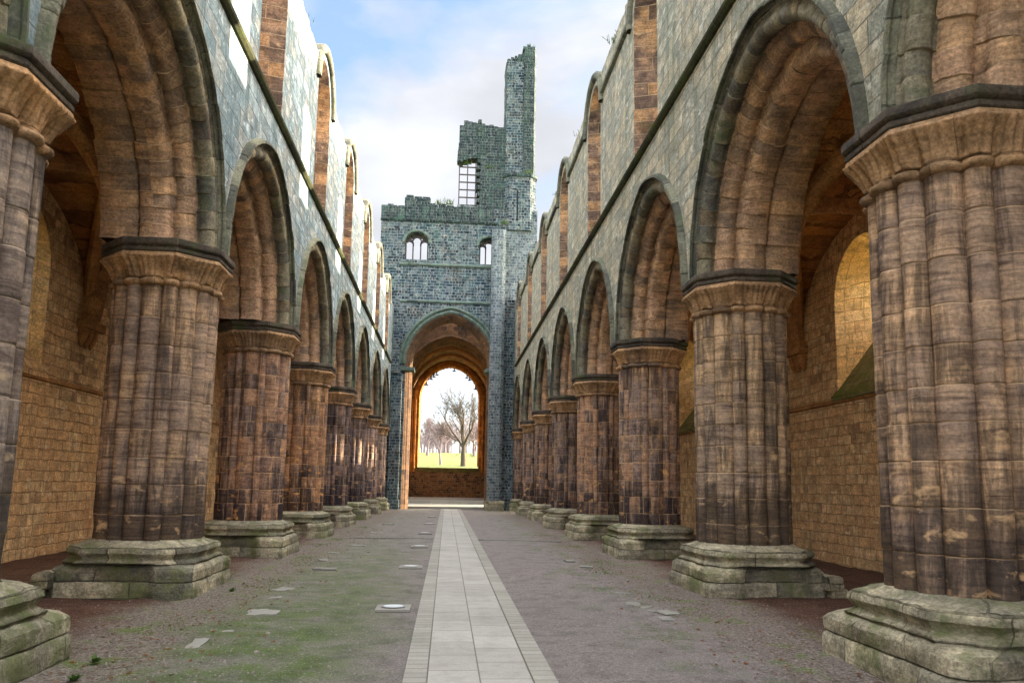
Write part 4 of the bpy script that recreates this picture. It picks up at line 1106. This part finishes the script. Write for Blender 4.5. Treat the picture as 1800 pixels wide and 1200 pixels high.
def make_chancel():
    C = empty('chancel', (0, 65, .2), 'orange lit vaulted chancel beyond the tower arch', 'chancel')
    y0, y1, yE = 59.5, 72.0, 72.0
    cx, hw, spr = -.12, 3.45, 8.9
    # pale raised floor with its step
    m = MB(); m.box(-3.2, 3.2, 50.6, 58.0, -.2, .17, skip='b'); tag(m.build('crossing_floor', M['pale']), kind='structure')
    m = MB(); m.box(-3.9, 3.9, 58.0, 72, -.2, .40, skip='b'); tag(m.build('chancel_floor', M['pale']), kind='structure')
    # side walls; the south one has two tall lancets for the sun
    for sx in (-1, 1):
        wins = [63.0, 68.2]; h = .95; ys = sorted(set([y0, y1]+[c+h*math.sin(i/8*math.pi/2) for c in wins for i in range(-8, 9)]))
        def zf(i):
            a, b = ys[i], ys[i+1]; mm = (a+b)/2
            for c in wins:
                if abs(mm-c) < h:
                    g = lambda y: 7.6+math.sqrt(max(0, h*h-(y-c)**2))
                    return [(-.2, -.2, 3.6, 3.6), (g(a), g(b), 12.6, 12.6)]
            return [(-.2, -.2, 12.6, 12.6)]
        m = MB(); cells_wall(m, ys, zf, lambda y, z, d, sx=sx: (cx+sx*(hw+d), y, z), 0, 1.2); m.build('side_wall', M['chan'], C)
    # pointed barrel with ribs
    m = MB(); ys = np.arange(y0-.1, y1+.01, .6)
    pts = arc_pts(hw+.02, .35, 16)
    P = [[(cx+x, y, spr+z) for x, z in pts] for y in ys]; U = [[(y, k*.34) for k in range(len(pts))] for y in ys]
    m.grid(P, U, True); 
    P = [[(cx+x*1.08, y, spr+z*1.06+.1) for x, z in pts] for y in ys]; m.grid(P, U, True)
    m.build('barrel_vault', M['chan'], C)
    for yy in (61.4, 64.6, 68.0):
        m = MB(); pr = lambda x, z, d, yy=yy: (cx+x, yy+d, z)
        sweep_arch(m, hw, .35, spr, [(0, -.22), (.14, -.2), (.24, -.1), (.24, .1), (.14, .2), (0, .22)], pr, 18, smooth=False); m.build('vault_rib', M['rib'], C)
    # east wall with its great window
    e = empty('east_wall', (0, yE, .2), 'east wall with great broken window framed in sunlit orange stone', 'wall')
    wc, wh, wc2, wspr, sill = -.13, 2.72, .35, 9.15, 2.95
    xs = sorted(set([-4.6, 4.4]+[wc+wh*math.sin(i/20*math.pi/2) for i in range(-20, 21)]))
    RR = wh+wc2
    def ze(i):
        a, b = xs[i], xs[i+1]; mm = (a+b)/2
        if abs(mm-wc) < wh:
            f = lambda x: wspr+math.sqrt(max(0, RR*RR-(abs(x-wc)+wc2)**2))
            return [(-.2, -.2, sill, sill), (f(a), f(b), 14.2, 14.2)]
        return [(-.2, -.2, 14.2, 14.2)]
    m = MB(); cells_wall(m, xs, ze, lambda x, z, d: (x, yE+d, z), 0, 1.1); m.build('wall_face', M['chan'], e)
    m = MB(); pw = lambda x, z, d: (wc+x, yE+d, z)
    sweep_arch(m, wh+.45, wc2, wspr, [(0, .01), (0, -.08), (.08, -.12), (.16, -.05), (.2, -.1), (.28, -.12), (.34, -.04), (.42, -.06), (.5, .1), (.5, .2), (.56, .3), (.56, .5), (.5, .8)], pw, 22, stilt=6.0)
    w = m.build('great_window', M['orange'], e)
    # broken tracery cusps round the head
    m = MB(); rg = random.Random(2); pts = arc_pts(wh-.05, wc2, 13)
    for k, (x, z) in enumerate(pts):
        if k % 1 or k in (0, len(pts)-1): continue
        L = rg.choice((.06, .08, .1, .12, .3)); dx, dz = -x*.25, -(z+.5)
        n = math.hypot(dx, dz); dx /= n; dz /= n; wv = rg.uniform(.05, .08)
        a = (wc+x, wspr+z); b = (a[0]+dx*L, a[1]+dz*L); tx, tz = -dz, dx
        q = [(a[0]-tx*wv*1.6, a[1]-tz*wv*1.6), (a[0]+tx*wv*1.6, a[1]+tz*wv*1.6), (b[0]+tx*wv*.5, b[1]+tz*wv*.5), (b[0]-tx*wv*.5, b[1]-tz*wv*.5)]
        for d in (.3, .5): m.face([(p[0], yE+d, p[1]) for p in q])
        for i in range(4):
            p, r = q[i], q[(i+1) % 4]; m.face([(p[0], yE+.3, p[1]), (r[0], yE+.3, r[1]), (r[0], yE+.5, r[1]), (p[0], yE+.5, p[1])])
        if L > .25: m.box(b[0]-.16, b[0]+.16, yE+.32, yE+.48, b[1]-.05, b[1]+.05)
    m.build('broken_tracery', M['mull'], w)
    m = MB(); m.rough(wc-wh-.05, wc+wh+.05, yE-.14, yE+1.2, sill-.35, sill+.05, .03, .25, 3, rnd=.05); m.build('window_sill', M['sill'], w)
    m = MB()
    for sx in (-1, 1):
        for k, (dx, r) in enumerate(((3.05, .11), (3.3, .09))):
            x = wc+sx*dx; P = []; U = []
            for z in np.arange(2.6, 9.2, .5):
                P.append([(x+r*math.cos(a), yE-.1+r*math.sin(a), z) for a in np.linspace(0, 2*math.pi, 9)]); U.append([(j*.07, z) for j in range(9)])
            m.grid(P, U, True)
    m.build('jamb_shafts', M['orange'], e)
M['orange'] = stone('east_window_stone', ['a06a35', 'bd8547', '8f6038', 'c99454'], bw=.6, bh=.35, mort=.008, mcol='6f4c2c', bands=.2, soot=.15, rel=.5)
make_chancel()

# ------------------------------------------------------------------ trees
def tube(m, pts, rad, n=5):
    P = []; U = []
    for i, p in enumerate(pts):
        a = Vector(pts[max(0, i-1)]); b = Vector(pts[min(len(pts)-1, i+1)]); t = (b-a).normalized()
        u = t.cross(Vector((.3, .9, .2))).normalized(); v = t.cross(u)
        P.append([tuple(Vector(p)+(u*math.cos(2*math.pi*k/n)+v*math.sin(2*math.pi*k/n))*rad[i]) for k in range(n+1)]); U.append([(k*.1, i*.3) for k in range(n+1)])
    m.grid(P, U, True)
def bare_tree(x, y, z, h, spread, seed, label, depth=6, mat='bark', trunk_r=.32, lean=0):
    rg = random.Random(seed); t = empty('bare_tree', (x, y, z), label, 'tree', 'bare trees beyond the east window')
    mt = MB(); mb = MB()
    def grow(p, d, L, r, lv):
        pts = [p]; rr = [r]; q = Vector(p); dd = Vector(d); ns = 4 if lv < 3 else 3
        for i in range(ns):
            dd = (dd+Vector((rg.gauss(0, .14), rg.gauss(0, .14), rg.gauss(0.03, .09)))*(1 if lv else .4)).normalized(); q = q+dd*L/ns; pts.append(tuple(q)); rr.append(r*(1-.45*(i+1)/ns))
        tube(mt if lv == 0 else mb, pts, rr, 7 if lv < 2 else (4 if lv < 4 else 3))
        if lv >= depth: return
        k = (5 if lv == 0 else rg.choice((2, 3, 3))) + (1 if lv in (1, 2, 3) else 0)
        for j in range(k):
            f = rg.uniform(.35, 1) if j else 1
            if lv == 0: f = rg.uniform(.55, 1)
            idx = min(ns-1, int(f*ns)); fr = f*ns-idx
            o = Vector(pts[idx]).lerp(Vector(pts[idx+1]), min(1, fr))
            ang = rg.uniform(0, 2*math.pi); sp = (spread if lv < 2 else .62)*rg.uniform(.6, 1.3)*(0.5 if j == 0 else 1)
            side = dd.cross(Vector((math.cos(ang), math.sin(ang), .2))).normalized()
            nd = (dd*math.cos(sp)+side*math.sin(sp)+Vector((0, 0, .12))).normalized()
            grow(tuple(o), nd, L*rg.uniform(.6, .82)*(1.0 if lv else .95), max(.016, r*.55*(1-.3*(1-f))), lv+1)
    grow((x, y, z-.2), Vector((lean, 0, 1)).normalized(), h*.30, trunk_r, 0)
    mt.build('trunk', M[mat], t); mb.build('branches', M[mat], t)
    return t
bare_tree(1.75, 98, 3.7, 12.6, .62, 7, 'tall spreading bare tree just right of the middle of the east window', 6, trunk_r=.36)
bare_tree(-1.0, 100, 3.9, 7.5, .6, 12, 'small low bare tree to the left of the tall one', 5, 'bark2', .16)
bare_tree(-6.4, 108, 4.6, 11.5, .75, 23, 'bushy bare tree at the left side of the east window', 6, 'bark2', .2)
bare_tree(-3.4, 128, 6.2, 7.5, .7, 31, 'distant bare tree behind the left gap of the window', 6, 'bark2', .25)
bare_tree(4.2, 132, 6.4, 7, .7, 37, 'distant bare tree behind the tall tree', 6, 'bark2', .25)
bare_tree(-9, 118, 5.4, 12, .7, 43, 'distant bare tree left of the bushy one', 6, 'bark2', .25)
bare_tree(-0.6, 140, 6.9, 7, .7, 47, 'farthest bare tree straight behind the window middle', 6, 'bark2', .22)
bare_tree(7.0, 126, 6.0, 7.5, .7, 41, 'distant bare tree at the right jamb of the window', 6, 'bark2', .25)

def woodland():
    rg = random.Random(77); m = MB()
    for k in range(420):
        x = rg.uniform(-34, 36); y = rg.uniform(150, 172); z0 = 7.4+(y-150)*.02; h = rg.uniform(4.5, 9)*(1+.3*math.sin(x*.35)); r = .10
        def br(p, d, L, r, lv):
            q = Vector(p)+Vector(d)*L; tube(m, [p, tuple(q)], [r, r*.6], 3)
            if lv < 3:
                for j in range(3):
                    nd = (Vector(d)+Vector((rg.gauss(0, .5), rg.gauss(0, .3), rg.gauss(.1, .25)))).normalized(); br(tuple(Vector(p)+Vector(d)*L*rg.uniform(.5, 1)), tuple(nd), L*.68, r*.6, lv+1)
        br((x, y, z0-.3), (0, 0, 1), h*.4, r, 0)
    tag(m.build('distant_woodland', M['bark2']), 'hazy belt of bare woodland along the top of the grassy slope', 'woodland', kind='stuff')
woodland()

# ------------------------------------------------------------------ small things on the floor
def floor_bits():
    # floor lamps set in slabs beside the path
    for i, (y, w) in enumerate(((10.55, .30), (15.6, .22), (20.6, .22), (26.0, .22), (32.0, .22), (38.5, .22))):
        where = ['nearest of the row', 'second of the row from the camera', 'third of the row', 'fourth of the row', 'fifth of the row', 'farthest of the row'][i]
        x = -.86
        t = empty('floor_lamp', (x, y, .02), 'round lamp in a slab left of the path, '+where, 'floor lamp', 'lamps in slabs along the path')
        m = MB(); m.rough(x-.22, x+.22, y-.24, y+.24, -.02, .034, .004, .12, i, rnd=.01); m.build('slab', M['pale'], t)
        def disc(r0, r1, z):
            P = [[(x+r*math.cos(a), y+r*math.sin(a), z) for a in np.linspace(0, 2*math.pi, 25)] for r in (r0, r1)]
            mm.grid(P, [[(k*.1, r) for k in range(25)] for r in (0, 1)], False)
        mm = MB(); disc(.001, .125, .046); mm.build('lamp_glass', M['lens'], t)
        mm = MB(); disc(.125, .155, .044); disc(.155, .156, .03); mm.build('rim', M['steel'], t)
    # pale slabs let into the floor on the left
    names = ['pale slab in the moss beside the nearest left pier gap', 'pale slab left of the path by the second gap', 'small pale slab past the third left pier', 'small pale slab by the fourth left pier', 'small pale slab by the fifth left pier', 'small pale slab by the sixth left pier']
    for i, y in enumerate((10.2, 15.3, 20.9, 26.2, 31.5, 37.5)):
        m = MB(); m.rough(-2.62, -2.22, y-.19, y+.19, -.06, .022, .03, .06, i+5, rnd=.012, rot=.3*math.sin(i*3))
        tag(m.build('floor_slab', M['pale']), names[i], 'stone slab', 'pale slabs let into the floor')
    # broken edging stones
    rg = random.Random(3)
    spots = [(-2.62+.12*math.sin(k), y) for k, y in enumerate((8.3, 9.0, 11.5, 12.4, 17.0, 18.6))]+[(2.5+.1*math.sin(k*2), y) for k, y in enumerate((9.9, 10.4, 11.0, 12.2, 16.1, 17.3))]
    for k, (x, y) in enumerate(spots):
        w, l = rg.uniform(.06, .13), rg.uniform(.12, .26)
        m = MB(); m.rough(x-w, x+w, y-l, y+l, -.06, rg.uniform(.010, .022), .03, .05, k, rnd=.012, rot=rg.uniform(-.4, .4))
        sd = 'left' if x < 0 else 'right'
        tag(m.build('edging_stone', M['pale']), 'worn edging stone sunk in the dirt along the %s piers' % sd, 'edging stone', 'edging stones by the %s piers' % sd)
    # thin stone line across the nave
    for sx, a, b in ((-1, -3.2, -.56), (1, .73, 3.1)):
        m = MB(); n = 12
        for k in range(n):
            x0 = a+(b-a)*k/n; x1 = a+(b-a)*(k+1)/n-.01; yy = 23.6-.10*abs(x0)*0-(.22*max(0, x0)); m.rough(x0, x1, yy-.05, yy+.05, -.03, .035, .004, .1, k, rnd=.008)
        tag(m.build('stone_line', M['pale']), 'thin pale stone line across the floor %s of the path' % ('left' if sx < 0 else 'right'), 'stone kerb')
    # litter: pebbles, dead leaves, moss clumps
    def near_pier(x, y):
        for P, s in ((PIER_R, 1), (PIER_L, -1)):
            for q in P:
                if abs(x-s*PX) < 1.08 and abs(y-q) < 1.16: return True
        return False
    m = MB()
    for k in range(7000):
        s = rg.choice((-1, 1)); x = s*abs(rg.gauss(3.0, .6)) if rg.random() < .75 else s*rg.uniform(.8, 5.0); y = 4+rg.random()**1.8*26
        if near_pier(x, y): continue
        r = rg.uniform(.004, .013)*(1 if rg.random() < .97 else 2.2); z = heights(x, y)
        a = rg.uniform(0, 6); P = []
        top = (x, y, z+r*.8); ring = [(x+r*math.cos(a+q*1.2566)*rg.uniform(.7, 1.2), y+r*math.sin(a+q*1.2566)*rg.uniform(.7, 1.2), z-.002) for q in range(5)]
        mid = [((p[0]*.8+x*.2), (p[1]*.8+y*.2), z+r*.55) for p in ring]
        for q in range(5):
            m.face([ring[q], ring[(q+1) % 5], mid[(q+1) % 5], mid[q]], smooth=True); m.face([mid[q], mid[(q+1) % 5], top], smooth=True)
    tag(m.build('gravel', M['pebble']), 'loose pebbles scattered along the foot of the piers', 'gravel', kind='stuff')
    m = MB()
    for k in range(2300):
        s = rg.choice((-1, 1)); x = s*abs(rg.gauss(3.1, .55)); y = 4+rg.random()**1.5*24
        if near_pier(x, y): continue
        r = rg.uniform(.012, .035); a = rg.uniform(0, 6); z = heights(x, y)+.006; ca, sa = math.cos(a)*r, math.sin(a)*r; tl = rg.uniform(-.4, .6)
        m.face([(x-ca, y-sa, z), (x+sa*.5, y-ca*.5, z+tl*r), (x+ca, y+sa, z+.004), (x-sa*.5, y+ca*.5, z+abs(tl)*r*.6)])
    tag(m.build('leaf_litter', M['leaf']), 'dead leaves and bits lying along the piers', 'leaf litter', kind='stuff')
    m = MB()
    cl = [(-2.95, 12.6), (-2.9, 13.3), (-3.0, 16.3), (-3.1, 17.2), (-3.35, 20.8), (2.75, 15.2), (2.9, 16.4), (3.1, 17.2), (2.85, 11.7), (2.95, 10.4), (-3.2, 9.2), (-3.3, 23), (3.2, 21.2), (3.0, 26), (-3.1, 29)]
    for (cx, cy) in cl:
        for k in range(150):
            x = cx+rg.gauss(0, .16); y = cy+rg.gauss(0, .32)
            if near_pier(x, y): continue
            z = heights(x, y); h = rg.uniform(.01, .03); w = rg.uniform(.004, .009); a = rg.uniform(0, 3.14); lx, ly = rg.gauss(0, .018), rg.gauss(0, .018)
            m.face([(x-w*math.cos(a), y-w*math.sin(a), z-.003), (x+w*math.cos(a), y+w*math.sin(a), z-.003), (x+lx, y+ly, z+h)])
    tag(m.build('grass_tufts', M['tuft']), 'low green moss and grass tufts beside the plinths', 'grass', kind='stuff')
    # sprigs rooted on the wall heads and ledges
    m = MB()
    for (cx, cy, cz, n, hh) in [(3.95, 19.2, 13.2, 40, .16), (4.0, 24.9, 13.2, 26, .12), (3.95, 30.5, 13.2, 30, .14), (-3.95, 18.1, 12.6, 26, .12), (1.3, TY+.3, 22.9, 30, .25), (2.1, TY+.1, 22.2, 30, .2), (.5, TY+.4, 22.5, 40, .22), (-1.2, TY-.1, 19.5, 26, .3), (-.6, TY-.1, 19.5, 20, .4), (4.5, TY-.3, 21.8, 30, .2), (4.6, TY+.2, 30.8, 24, .25), (-3.0, TY-.1, 15.5, 24, .12), (3.0, TY-.3, 18.3, 40, .25), (3.76, 21.8, 8.92, 18, .1), (3.76, 15.2, 8.92, 18, .09)]:
        for k in range(n):
            x = cx+rg.gauss(0, .14); y = cy+rg.gauss(0, .1); h = hh*rg.uniform(.4, 1.1); lx, ly = rg.gauss(0, h*.4), rg.gauss(0, h*.4); w = hh*.09; a = rg.uniform(0, 3.14)
            m.face([(x-w*math.cos(a), y-w*math.sin(a), cz-.08), (x+w*math.cos(a), y+w*math.sin(a), cz-.08), (x+lx+w*.7, y+ly, cz+h*.7), (x+lx*1.4, y+ly*1.4, cz+h)])
    tag(m.build('wall_plants', M['weed']), 'sprigs of green growing from wall heads and ledges', 'wall plants', kind='stuff')
    # leafy weeds
    for k, (x, y, lab) in enumerate(((-3.28, 7.55, 'small green weed at the foot of the left edge pier'), (-3.15, 6.9, 'pair of small green weeds in the bottom left corner'), (-3.25, 12.0, 'green weed against the second left plinth'))):
        m = MB(); z = heights(x, y)
        for q in range(16):
            a = rg.uniform(0, 6.28); L = rg.uniform(.05, .11); el = rg.uniform(.4, 1.2); w = L*.22
            ex, ey, ez = math.cos(a)*math.cos(el)*L, math.sin(a)*math.cos(el)*L, math.sin(el)*L
            px, py = -math.sin(a)*w, math.cos(a)*w
            m.face([(x, y, z), (x+ex*.55+px, y+ey*.55+py, z+ez*.6), (x+ex, y+ey, z+ez*.85), (x+ex*.55-px, y+ey*.55-py, z+ez*.6)])
        tag(m.build('weed', M['weed']), lab, 'weed')
floor_bits()
